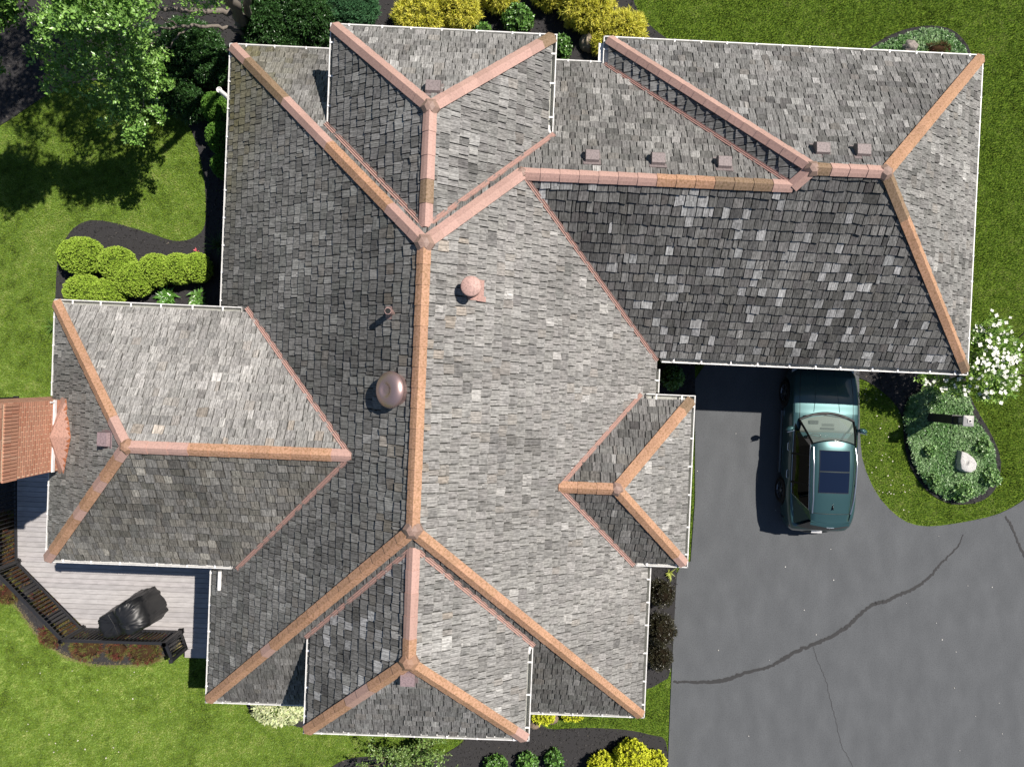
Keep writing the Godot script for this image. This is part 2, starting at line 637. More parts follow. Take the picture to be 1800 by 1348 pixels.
func lay_shingles(f: String, poly: PackedVector2Array, blotch: FastNoiseLite, out: Array) -> void:
	var q: Dictionary = PL[f]
	var along := Vector2(-q.n.y, q.n.x)
	var slope := sqrt(1.0 + q.p * q.p)
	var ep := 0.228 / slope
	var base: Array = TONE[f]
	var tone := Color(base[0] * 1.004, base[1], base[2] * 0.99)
	var s0 := 1e9
	var s1 := -1e9
	var w1 := 0.0
	for p in poly:
		s0 = minf(s0, along.dot(p))
		s1 = maxf(s1, along.dot(p))
		w1 = maxf(w1, q.d - q.n.dot(p))
	var w := 0.125
	var course := 0
	while w < w1:
		var s := s0 - rng.randf() * 0.2
		while s < s1:
			var wide := clampf(rng.randfn(0.185, 0.05), 0.070, 0.30)
			var gap := rng.randf_range(0.011, 0.025)
			var a := w + rng.randf_range(-0.012, 0.010)
			var tilt := rng.randfn(0.0, 0.007)
			var b := w + ep + 0.03
			var quad := PackedVector2Array()
			for k in [[s + gap * 0.5, a - tilt], [s + wide - gap * 0.5, a + tilt], [s + wide - gap * 0.5, b], [s + gap * 0.5, b]]:
				quad.append(q.n * (q.d - k[1]) + along * k[0])
			var inside := 0
			for p in quad:
				if Geometry2D.is_point_in_polygon(p, poly): inside += 1
			var mid := (quad[0] + quad[2]) * 0.5
			var r := rng.randf()
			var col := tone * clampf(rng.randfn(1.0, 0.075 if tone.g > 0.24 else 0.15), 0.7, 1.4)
			if r < 0.03: col = tone * rng.randf_range(1.2, 1.2 + 0.12 / tone.g)
			elif r < 0.10: col = tone * rng.randf_range(0.68, 0.82)
			elif r < 0.145: col = tone * Color(1.02, 0.985, 0.95)
			col = col * (1.0 + 0.20 * blotch.get_noise_2d(along.dot(mid) * 4.0 + 200.0, (q.d - q.n.dot(mid)) * 0.35))   # rain runs down the slope
			if f in ["E", "BE", "W", "LN"] and w1 - (q.d - q.n.dot(mid)) < 0.75 and rng.randf() < 0.10: col = col * Color(1.05, 0.96, 0.87)
			var blot := blotch.get_noise_2d(mid.x, mid.y)
			col = col * (1.0 + (0.22 if tone.g > 0.24 else 0.36) * blot)
			if f in ["GS", "BW"]:   # pale replaced or freshly washed shakes in loose diagonal drifts
				var drift := blotch.get_noise_2d(mid.x * 2.2 + mid.y * 1.1 + 40.0, mid.y * 2.2)
				if (drift > 0.10 and rng.randf() < 0.30) or rng.randf() < 0.045: col = Color(0.40, 0.405, 0.41) * rng.randf_range(0.7, 1.25)
				elif rng.randf() < 0.3: col = col * 0.74
			if f in ["N", "GN", "TE", "TN", "EN", "GE"]:   # sun-bleached drifts between damper ones
				var drift := blotch.get_noise_2d(mid.x * 2.6 + 90.0, mid.y * 2.6)
				if drift > 0.04 and rng.randf() < 0.28: col = col * (rng.randf_range(1.1, 1.3) if tone.g > 0.26 else rng.randf_range(1.2, 1.5))
				elif rng.randf() < 0.22: col = col * 0.74
			# moss on the corner under the tree, rust-brown below the cap runs
			var moss := clampf((-4.9 - mid.x - 0.5 * maxf(0.0, mid.y + 6.6)) * 0.6 + 0.25, 0.0, 1.0) if f in ["N", "W"] and mid.y < -2.5 else 0.0
			if moss > 0.0: col = col.lerp(Color(0.20, 0.18, 0.070), moss * rng.randf_range(0.2, 0.75))
			if f == "LS" and rng.randf() < 0.5: col = col * Color(1.02, 1.0, 0.95)
			if inside == 4:
				out.append([f, quad, a, b, col, true])
			elif inside > 0 or not Geometry2D.intersect_polygons(quad, poly).is_empty():
				for piece in Geometry2D.intersect_polygons(quad, poly):
					if area_of(piece) > 0.0008: out.append([f, piece, a, b, col, false])
			s += wide
		w += ep * rng.randf_range(0.985, 1.015)
		course += 1

func add_shingle(st: Shape, d: Array) -> void:
	var q: Dictionary = PL[d[0]]
	var up := up_of(d[0])
	var along := Vector2(-q.n.y, q.n.x)
	var pts: PackedVector2Array = d[1]
	var col: Color = d[4]
	var butt := rng.randf_range(0.032, 0.054)
	var twist := rng.randf_range(-0.05, 0.05)
	var shift := Vector2(rng.randf(), rng.randf())
	var hi := PackedVector3Array()
	var lo := PackedVector3Array()
	var uv := PackedVector2Array()
	var s_mid := along.dot(pts[0])
	for p in pts:
		var w: float = q.d - q.n.dot(p)
		var t := clampf((w - d[2]) / (d[3] - d[2]), 0.0, 1.0)
		var at := Vector3(p.x, high(d[0], p.x, p.y), p.y)
		hi.append(at + up * (lerpf(butt, 0.004, t) + twist * (along.dot(p) - s_mid) * (1.0 - t)))
		lo.append(at - up * 0.004)
		uv.append(Vector2(along.dot(p) / 0.62, w * 1.28 / 0.62) + shift)
	var turn := 1 if (pts[1] - pts[0]).cross(pts[2] - pts[0]) < 0.0 else -1
	var m := pts.size()
	for i in range(1, m - 1):
		if turn > 0: st.tri(hi[0], hi[i], hi[i + 1], col, uv[0], uv[i], uv[i + 1])
		else: st.tri(hi[0], hi[i + 1], hi[i], col, uv[0], uv[i + 1], uv[i])
	var edge := col * 0.8
	for i in m:
		var j := (i + 1) % m
		if turn > 0:
			st.tri(lo[i], lo[j], hi[j], edge, uv[i], uv[j], uv[j])
			st.tri(lo[i], hi[j], hi[i], edge, uv[i], uv[j], uv[i])
		else:
			st.tri(lo[j], lo[i], hi[i], edge, uv[j], uv[i], uv[i])
			st.tri(lo[j], hi[i], hi[j], edge, uv[j], uv[i], uv[j])

func roof(house: Node3D) -> void:
	var faces := roof_faces()
	var slopes := {}
	for e in faces:
		var f: String = e[0]
		var st := Shape.new()
		st.block(e[1], func(u, v): return high(f, u, v) - 0.006, func(u, v): return high(f, u, v) - 0.15, Color(0.03, 0.028, 0.026), Color(0.75, 0.74, 0.72))
		var o := part("roof_slope", st, M.deck_slab, house)
		if not slopes.has(f): slopes[f] = o
	var blotch := noise(0.35, 41, 3)
	var all := []
	for e in faces:
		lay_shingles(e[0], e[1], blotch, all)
	# the three hundred shakes that show largest are pieces of their own
	var sizes := []
	for i in all.size():
		if all[i][5]:
			var p := []
			for k in 4:
				var g: Vector2 = all[i][1][k]
				p.append(seen_at(from_house(Vector3(g.x, high(all[i][0], g.x, g.y), g.y))))
			sizes.append([absf((p[2] - p[0]).cross(p[3] - p[1])), i])
	sizes.sort_custom(func(a, b): return a[0] > b[0])
	var single := {}
	for k in mini(300, sizes.size()): single[sizes[k][1]] = true
	var rest := Shape.new()
	for i in all.size():
		if single.has(i):
			var st := Shape.new()
			add_shingle(st, all[i])
			part("shingle", st, M.cedar, slopes[all[i][0]])
		else:
			add_shingle(rest, all[i])
	part("shingles", rest, M.cedar, house).set_meta("kind", "stuff")
	print("shingles ", all.size())

const PINK := [0.51, 0.325, 0.275]
const ORANGE := [0.47, 0.275, 0.180]
const BROWN := [0.27, 0.185, 0.125]

# a run of folded caps from a to b over the edge where two planes meet; look says the colour of stretches of it
func cap_run(house: Node3D, a: Vector3, b: Vector3, p1: String, p2: String, look: Array, step := 0.40) -> void:
	var dir := (b - a).normalized()
	var up := [up_of(p1), up_of(p2)]
	var wing := []
	for k in 2:
		var w: Vector3 = up[k].cross(dir).normalized()
		wing.append(w if w.y < 0.0 else -w)
	var crest: Vector3 = (up[0] + up[1]).normalized()
	var count := maxi(1, roundi(a.distance_to(b) / step))
	for i in count:
		var t0 := float(i) / count
		var t1 := float(i + 1) / count
		var kind := "pink"
		for l in look:
			if t0 + 0.5 / count >= l[0]: kind = l[1]
		if kind == "mixed": kind = "pink" if rng.randf() < 0.35 else "orange"
		var c3: Array = {"pink": PINK, "orange": ORANGE, "brown": BROWN}[kind]
		var col := vary(Color(c3[0], c3[1], c3[2]), 0.08)
		var st := Shape.new()
		var ring := []
		for e in 2:
			var t := t0 if e == 0 else t1
			var at := a.lerp(b, t) + dir * (-0.012 if e == 0 else 0.006) * 1.0
			var lift := 0.012 if e == 0 else 0.0
			var r := []
			r.append(at + wing[0] * 0.112 + up[0] * (0.010 + lift))
			r.append(at + wing[0] * 0.112 + up[0] * (0.058 + lift))
			r.append(at + wing[0] * 0.030 + up[0] * (0.064 + lift))
			r.append(at + crest * (0.078 + lift))
			r.append(at + wing[1] * 0.030 + up[1] * (0.064 + lift))
			r.append(at + wing[1] * 0.112 + up[1] * (0.058 + lift))
			r.append(at + wing[1] * 0.112 + up[1] * (0.010 + lift))
			ring.append(r)
		var flip: bool = wing[0].cross(dir).dot(up[0]) < 0.0
		for k in 6:
			if flip: st.quad(ring[0][k], ring[0][k + 1], ring[1][k + 1], ring[1][k], col)
			else: st.quad(ring[0][k + 1], ring[0][k], ring[1][k], ring[1][k + 1], col)
		for e in 2:
			for k in range(1, 6):
				if (e == 0) == flip: st.tri(ring[e][0], ring[e][k + 1], ring[e][k], col)
				else: st.tri(ring[e][0], ring[e][k], ring[e][k + 1], col)
		part("ridge_cap", st, M.copper_paint if kind == "pink" else M.copper_lichen, house)

func hip_knob(house: Node3D, at: Vector3, r: float, col: Color) -> void:
	var st := Shape.new()
	st.lathe([Vector2(r * 1.02, -0.13), Vector2(r * 0.98, -0.055), Vector2(r * 0.55, 0.028), Vector2(r * 0.06, 0.050), Vector2(0.001, 0.052)], Transform3D(Basis.from_euler(Vector3(0, 0.4 + at.x, 0)), at + Vector3.UP * 0.045), 6, col, false)
	part("ridge_knob", st, M.copper_paint, house)

func valley(house: Node3D, a: Vector3, b: Vector3, p1: String, p2: String) -> void:
	var dir := (b - a).normalized()
	var st := Shape.new()
	var col := vary(Color(0.47, 0.30, 0.255), 0.06)
	var w := []
	var up := [up_of(p1), up_of(p2)]
	for k in 2:
		var q: Vector3 = up[k].cross(dir).normalized()
		w.append(q if q.y > 0.0 else -q)
	var mid: Vector3 = (up[0] + up[1]).normalized()
	var sec := [w[0] * 0.070 + up[0] * 0.020, w[0] * 0.070 + up[0] * 0.046, w[0] * 0.022 + mid * 0.040, mid * 0.072, w[1] * 0.022 + mid * 0.040, w[1] * 0.070 + up[1] * 0.046, w[1] * 0.070 + up[1] * 0.020]
	var flip: bool = (sec[6] - sec[0]).cross(dir).dot(mid) > 0.0
	for k in 6:
		if flip: st.quad(a + sec[k], a + sec[k + 1], b + sec[k + 1], b + sec[k], col)
		else: st.quad(a + sec[k + 1], a + sec[k], b + sec[k], b + sec[k + 1], col)
	part("valley_flashing", st, M.copper_paint, house)

func caps(house: Node3D) -> void:
	var e := 3.4
	var wne := meet("W", "E", "N")
	var wse := meet("W", "E", "S")
	var neg := meet("N", "GS", "E")
	var ngg := meet("N", "GS", "GW")
	var gw := meet("GW", "GN", "GS")
	var ge := meet("GE", "GN", "GS")
	var t := meet("TW", "TE", "TN")
	var te := meet("TW", "TE", "N")
	var b := meet("BW", "BE", "BS")
	var be := meet("BW", "BE", "S")
	var l := meet("LN", "LS", "LW")
	var le := meet("LN", "LS", "W")
	var en := meet("EN", "ES", "EE")
	var ene := meet("EN", "ES", "E")
	cap_run(house, wse, wne, "W", "E", [[0.0, "orange"]], 0.37)
	cap_run(house, meet("W", "N", e + 0.1), wne, "W", "N", [[0.0, "pink"], [0.1, "brown"], [0.35, "pink"], [0.55, "orange"], [0.85, "pink"]])
	cap_run(house, neg, wne, "N", "E", [[0.0, "pink"]])
	cap_run(house, meet("W", "S", e + 0.1), wse, "W", "S", [[0.0, "orange"], [0.3, "mixed"], [0.45, "orange"]])
	cap_run(house, meet("E", "S", e + 0.1), wse, "E", "S", [[0.0, "orange"]])
	cap_run(house, meet("TW", "TN", 5.5), t, "TW", "TN", [[0.0, "pink"]])
	cap_run(house, meet("TE", "TN", 5.5), t, "TE", "TN", [[0.0, "brown"], [0.12, "pink"]])
	cap_run(house, te + Vector3(0, 0, -0.02), t, "TW", "TE", [[0.0, "pink"], [0.3, "brown"], [0.45, "pink"]])
	cap_run(house, meet("BW", "BS", 5.45), b, "BW", "BS", [[0.0, "orange"], [0.5, "pink"], [0.7, "orange"]])
	cap_run(house, meet("BE", "BS", 5.45), b, "BE", "BS", [[0.0, "pink"], [0.08, "orange"]])
	cap_run(house, be + Vector3(0, 0, 0.02), b, "BW", "BE", [[0.0, "pink"], [0.72, "orange"]])
	cap_run(house, meet("LW", "LN", 4.2), l, "LW", "LN", [[0.0, "orange"], [0.85, "pink"]])
	cap_run(house, meet("LW", "LS", 4.2), l, "LW", "LS", [[0.0, "mixed"]])
	cap_run(house, le, l, "LN", "LS", [[0.0, "pink"], [0.12, "orange"], [0.72, "pink"]])
	cap_run(house, meet("EE", "EN", 3.9), en, "EE", "EN", [[0.0, "brown"], [0.1, "orange"]])
	cap_run(house, meet("EE", "ES", 3.9), en, "EE", "ES", [[0.0, "pink"], [0.12, "orange"]])
	cap_run(house, ene, en, "EN", "ES", [[0.0, "orange"]])
	cap_run(house, meet("GW", "GN", 3.56), gw, "GW", "GN", [[0.0, "pink"]], 0.36)
	cap_run(house, meet("GE", "GN", 3.56), ge, "GE", "GN", [[0.0, "orange"]])
	cap_run(house, meet("GE", "GS", 3.56), ge, "GE", "GS", [[0.0, "brown"], [0.08, "orange"], [0.8, "brown"]])
	cap_run(house, gw, ge, "GN", "GS", [[0.0, "brown"], [0.3, "pink"]])
	cap_run(house, ngg, gw, "GW", "GS", [[0.0, "pink"]])
	cap_run(house, neg, ngg, "N", "GS", [[0.0, "pink"], [0.48, "orange"], [0.7, "brown"], [0.9, "pink"]])
	for k in [[wne, 0.19, BROWN], [wse, 0.19, BROWN], [neg, 0.15, BROWN], [gw, 0.17, BROWN], [ge, 0.17, BROWN], [t, 0.18, BROWN], [b, 0.19, ORANGE], [l, 0.16, ORANGE], [en, 0.16, BROWN]]:
		var c: Array = k[2]
		hip_knob(house, k[0], k[1], Color(0.31, 0.21, 0.17) if c == BROWN else Color(c[0], c[1], c[2]) * 0.75)
	valley(house, te, meet("TE", "N", 5.41), "TE", "N")
	valley(house, te, meet("TW", "N", 5.41), "TW", "N")
	valley(house, be, meet("BE", "S", 5.36), "BE", "S")
	valley(house, be, meet("BW", "S", 5.36), "BW", "S")
	valley(house, le, meet("LN", "W", 4.15), "LN", "W")
	valley(house, le, meet("LS", "W", 4.15), "LS", "W")
	valley(house, ene, meet("EN", "E", 3.83), "EN", "E")
	valley(house, ene, meet("ES", "E", 3.83), "ES", "E")
	valley(house, neg, meet("GS", "E", 3.5), "GS", "E")
	valley(house, ngg, meet("GW", "N", 3.5), "GW", "N")

# an eave gutter along plane pl, from a to b measured along the eave
func gutter(house: Node3D, pl: String, a: float, b: float) -> void:
	var q: Dictionary = PL[pl]
	var out := Vector3(q.n.x, 0, q.n.y)
	var along := Vector3(absf(q.n.y), 0, absf(q.n.x))
	var base: Vector3 = out * q.d + Vector3.UP * q.z
	var prof := [Vector2(-0.150, 0.03), Vector2(-0.150, -0.115), Vector2(-0.05, -0.115), Vector2(0.0, -0.04), Vector2(0.0, 0.022), Vector2(-0.022, 0.022), Vector2(-0.024, -0.03), Vector2(-0.06, -0.09), Vector2(-0.138, -0.09), Vector2(-0.138, 0.03)]
	var st := Shape.new()
	var flip := along.cross(Vector3.UP).dot(out) > 0.0
	var idx := Geometry2D.triangulate_polygon(PackedVector2Array(prof))
	var at := func(k: int, s: float) -> Vector3: return base + out * prof[k].x + Vector3.UP * prof[k].y + along * s
	for k in prof.size():
		var j := (k + 1) % prof.size()
		var col := Color(0.34, 0.345, 0.31) if k in [7, 8] or (k == 6 and q.n.y < 0.5) else Color(0.72, 0.715, 0.70)  # dirt-grey trough; front inner wall has shade painted in, except on sunlit south gutters
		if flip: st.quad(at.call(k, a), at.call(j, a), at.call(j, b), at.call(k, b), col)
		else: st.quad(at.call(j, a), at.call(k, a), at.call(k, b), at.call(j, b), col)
	for s in [a, b]:
		for i in range(0, idx.size(), 3):
			st.tri(at.call(idx[i], s), at.call(idx[i + 1], s), at.call(idx[i + 2], s), Color(0.8, 0.79, 0.77))
			# close the trough's mouth with an end plate
		st.quad(at.call(5, s), at.call(6, s), at.call(8, s), at.call(9, s), Color(0.8, 0.79, 0.77))
	var g := part("gutter", st, M.white_paint, house)
	var count := maxi(1, roundi((b - a) / 0.66))
	for i in count:
		var s := a + (i + 0.5 + rng.randf_range(-0.12, 0.12)) * (b - a) / count
		var h := Shape.new()
		var p := base + along * s + out * -0.075 + Vector3.UP * 0.030
		h.box(Transform3D(Basis(along, Vector3.UP, along.cross(Vector3.UP)), p), Vector3(0.036, 0.012, 0.146), Color(0.82, 0.81, 0.80))
		part("gutter_hanger", h, M.white_paint, g)

func gutters(house: Node3D) -> void:
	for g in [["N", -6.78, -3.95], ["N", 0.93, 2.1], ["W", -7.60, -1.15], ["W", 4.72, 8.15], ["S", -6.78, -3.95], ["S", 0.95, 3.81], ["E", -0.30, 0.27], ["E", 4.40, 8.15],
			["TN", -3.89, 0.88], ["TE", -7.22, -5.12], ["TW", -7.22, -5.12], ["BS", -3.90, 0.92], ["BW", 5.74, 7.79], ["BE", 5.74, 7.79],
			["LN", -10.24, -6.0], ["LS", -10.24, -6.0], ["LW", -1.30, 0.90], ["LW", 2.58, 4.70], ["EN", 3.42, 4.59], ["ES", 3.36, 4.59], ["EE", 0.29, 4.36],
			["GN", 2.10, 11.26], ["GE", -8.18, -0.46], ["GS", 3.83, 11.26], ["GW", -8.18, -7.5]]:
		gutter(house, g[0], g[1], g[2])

func on_slope(pl: String, px: float, py: float, lift := 0.0) -> Transform3D:
	var h := 5.0
	var p := Vector3.ZERO
	for k in 12:
		p = to_house(gp(px, py, h))
		h = high(pl, p.x, p.z) + lift
	p.y = h
	var q: Dictionary = PL[pl]
	var n := up_of(pl)
	var down := Vector3(q.n.x, -q.p, q.n.y).normalized()
	return Transform3D(Basis(n.cross(down), n, down), p)

func box_vent(house: Node3D, pl: String, px: float, py: float, col := Color(0.25, 0.205, 0.20)) -> void:
	var at := on_slope(pl, px, py)
	var st := Shape.new()
	st.box(at * Transform3D(Basis(), Vector3(0, 0.030, 0.0)), Vector3(0.36, 0.012, 0.44), col)
	var w := 0.135
	var p := [Vector3(-w, 0.03, -0.15), Vector3(w, 0.03, -0.15), Vector3(w, 0.03, 0.14), Vector3(-w, 0.03, 0.14), Vector3(-w, 0.10, -0.15), Vector3(w, 0.10, -0.15), Vector3(w, 0.21, 0.02), Vector3(-w, 0.21, 0.02), Vector3(w, 0.13, 0.155), Vector3(-w, 0.13, 0.155)]
	for i in p.size(): p[i] = at * p[i]
	st.quad(p[4], p[7], p[6], p[5], col)
	st.quad(p[7], p[9], p[8], p[6], col)
	st.quad(p[9], p[3], p[2], p[8], col * 0.6)  # downslope face: shade painted in as a darker tone
	st.quad(p[0], p[4], p[5], p[1], col)
	st.quad(p[0], p[3], p[7], p[4], col)
	st.tri(p[3], p[9], p[7], col)
	st.quad(p[2], p[1], p[5], p[6], col)
	st.tri(p[2], p[6], p[8], col)
	part("roof_vent", st, M.old_copper, house)

func roof_fittings(house: Node3D) -> void:
	box_vent(house, "TN", 762, 160)
	for v in [[1040, 280], [1155, 285], [1271, 291]]: box_vent(house, "N", v[0], v[1])
	for v in [[1442, 267], [1513, 270]]: box_vent(house, "GN", v[0], v[1])
	box_vent(house, "LW", 190, 771, Color(0.30, 0.22, 0.23))
	box_vent(house, "BS", 718, 1187, Color(0.30, 0.22, 0.23))
	# the spun dome of the attic fan
	var at := on_slope("W", 686, 685, 0.22)
	var st := Shape.new()
	st.lathe([Vector2(0.30, -0.20), Vector2(0.30, -0.03), Vector2(0.335, -0.03), Vector2(0.345, 0.0), Vector2(0.325, 0.06), Vector2(0.26, 0.115), Vector2(0.17, 0.135), Vector2(0.125, 0.12), Vector2(0.105, 0.10), Vector2(0.07, 0.094), Vector2(0.001, 0.092)], at, 36)
	part("fan_dome", st, M.spun_copper, house)
	st = Shape.new()
	st.box(at * Transform3D(Basis(), Vector3(0.0, -0.18, 0.16)), Vector3(0.34, 0.03, 0.58), Color(0.17, 0.19, 0.22))
	part("fan_flashing", st, M.old_copper, house)
	# plumbing pipe
	at = on_slope("W", 688, 550)
	var foot := at.origin
	st = Shape.new()
	st.tube([foot - Vector3.UP * 0.05, foot + Vector3.UP * 0.42], [0.062], 14, Color(0.44, 0.29, 0.26), false)
	st.tube([foot + Vector3.UP * 0.42, foot + Vector3.UP * 0.30], [0.052], 14, Color(0.004, 0.004, 0.004), true)  # black lining paints the shade down the bore
	st.lathe([Vector2(0.062, 0.42), Vector2(0.052, 0.42)], Transform3D(Basis(), foot), 14, Color(0.44, 0.29, 0.26))
	st.box(at * Transform3D(Basis(), Vector3(0, 0.032, 0)), Vector3(0.24, 0.010, 0.24), Color(0.40, 0.27, 0.24))
	part("vent_pipe", st, M.old_copper, house)
	# copper flue with a flat lid
	at = on_slope("E", 830, 509)
	foot = at.origin
	st = Shape.new()
	st.tube([foot - Vector3.UP * 0.1, foot + Vector3.UP * 0.50], [0.145], 20, Color(0.46, 0.28, 0.24), true)
	st.lathe([Vector2(0.15, 0.50), Vector2(0.185, 0.50), Vector2(0.190, 0.52), Vector2(0.185, 0.535), Vector2(0.17, 0.545), Vector2(0.10, 0.575), Vector2(0.001, 0.585)], Transform3D(Basis(), foot), 24, Color(0.55, 0.36, 0.31))
	part("flue", st, M.old_copper, house)
	st = Shape.new()
	st.box(at * Transform3D(Basis(), Vector3(0, 0.036, 0.06)), Vector3(0.40, 0.012, 0.38), Color(0.46, 0.28, 0.24))
	st.box(at * Transform3D(Basis(), Vector3(-0.16, 0.040, 0.20)), Vector3(0.10, 0.012, 0.20), Color(0.46, 0.28, 0.24))
	part("flue_flashing", st, M.old_copper, house)

func pipe_of(house: Node3D, pts: Array, r := 0.045) -> void:
	var st := Shape.new()
	st.tube(pts, [r], 10, Color(0.80, 0.79, 0.78))
	part("downspout", st, M.white_paint, house)

func downspouts(house: Node3D) -> void:
	# an elbow from the west gutter that runs down to the ground
	var a := to_house(gp(401, 171, 3.35))
	var b := to_house(gp(386, 159, 3.15))
	pipe_of(house, [a, a.lerp(b, 0.5) + Vector3.UP * 0.02, b], 0.05)
	var st := Shape.new()
	st.lathe([Vector2(0.052, -3.1), Vector2(0.052, 0.03), Vector2(0.07, 0.03), Vector2(0.07, 0.055), Vector2(0.048, 0.055), Vector2(0.046, -0.02), Vector2(0.001, -0.02)], Transform3D(Basis(), b), 16, Color(0.80, 0.79, 0.78))
	part("downspout", st, M.white_paint, house)
	# a spout lying on the west slope below the wing's south gutter
	var p := on_slope("W", 386, 1004, 0.07).origin
	var q := on_slope("W", 384.5, 1037, 0.07).origin
	pipe_of(house, [p, q], 0.045)
	p = on_slope("E", 1147, 1000, 0.02).origin
	for e in [["TE", 0.80, -5.16], ["BE", 0.86, 5.78]]:
		var z := high("N" if e[0] == "TE" else "S", e[1], e[2])
		pipe_of(house, [Vector3(e[1] + 0.02, PL[e[0]].z - 0.1, e[2]), Vector3(e[1] - 0.03, z + 0.16, e[2]), Vector3(e[1] - 0.03, z + 0.05, e[2] + (-0.12 if e[0] == "TE" else 0.12))], 0.04)
	for e in [[-6.72, -1.20, 3.32], [3.74, 4.42, 3.30], [-6.72, 4.76, 3.32]]:
		pipe_of(house, [Vector3(e[0], e[2], e[1]), Vector3(e[0] - signf(e[0]) * 0.35, e[2] - 0.35, e[1]), Vector3(e[0] - signf(e[0]) * 0.38, 0.15, e[1])], 0.04)

func walls(house: Node3D) -> void:
	for w in [[-6.3, 3.3, -7.1, 7.65, 3.36], [2.6, 10.8, -7.7, -0.95, 3.42], [-9.75, -6.31, -0.8, 4.25, 4.06], [-3.5, 0.5, -6.8, -3.0, 5.36], [-3.5, 0.5, 3.5, 7.35, 5.31], [3.31, 4.2, 0.7, 3.95, 3.75], [3.31, 3.7, -0.94, -0.5, 3.3]]:
		var st := Shape.new()
		st.box(Transform3D(Basis(), Vector3((w[0] + w[1]) / 2, w[4] / 2, (w[2] + w[3]) / 2)), Vector3(w[1] - w[0], w[4], w[3] - w[2]))
		part("wall", st, M.siding, house)
	# boxed eaves close the roof from below
	for s in [[-6.65, 3.68, -7.47, 8.02, 3.33], [2.0, 11.13, -8.04, -0.59, 3.38], [-10.11, -6.4, -1.17, 4.57, 4.03]]:
		var st := Shape.new()
		st.box(Transform3D(Basis(), Vector3((s[0] + s[1]) / 2, s[4], (s[2] + s[3]) / 2)), Vector3(s[1] - s[0], 0.02, s[3] - s[2]), Color(0.8, 0.79, 0.77))
		part("soffit", st, M.white_paint, house)

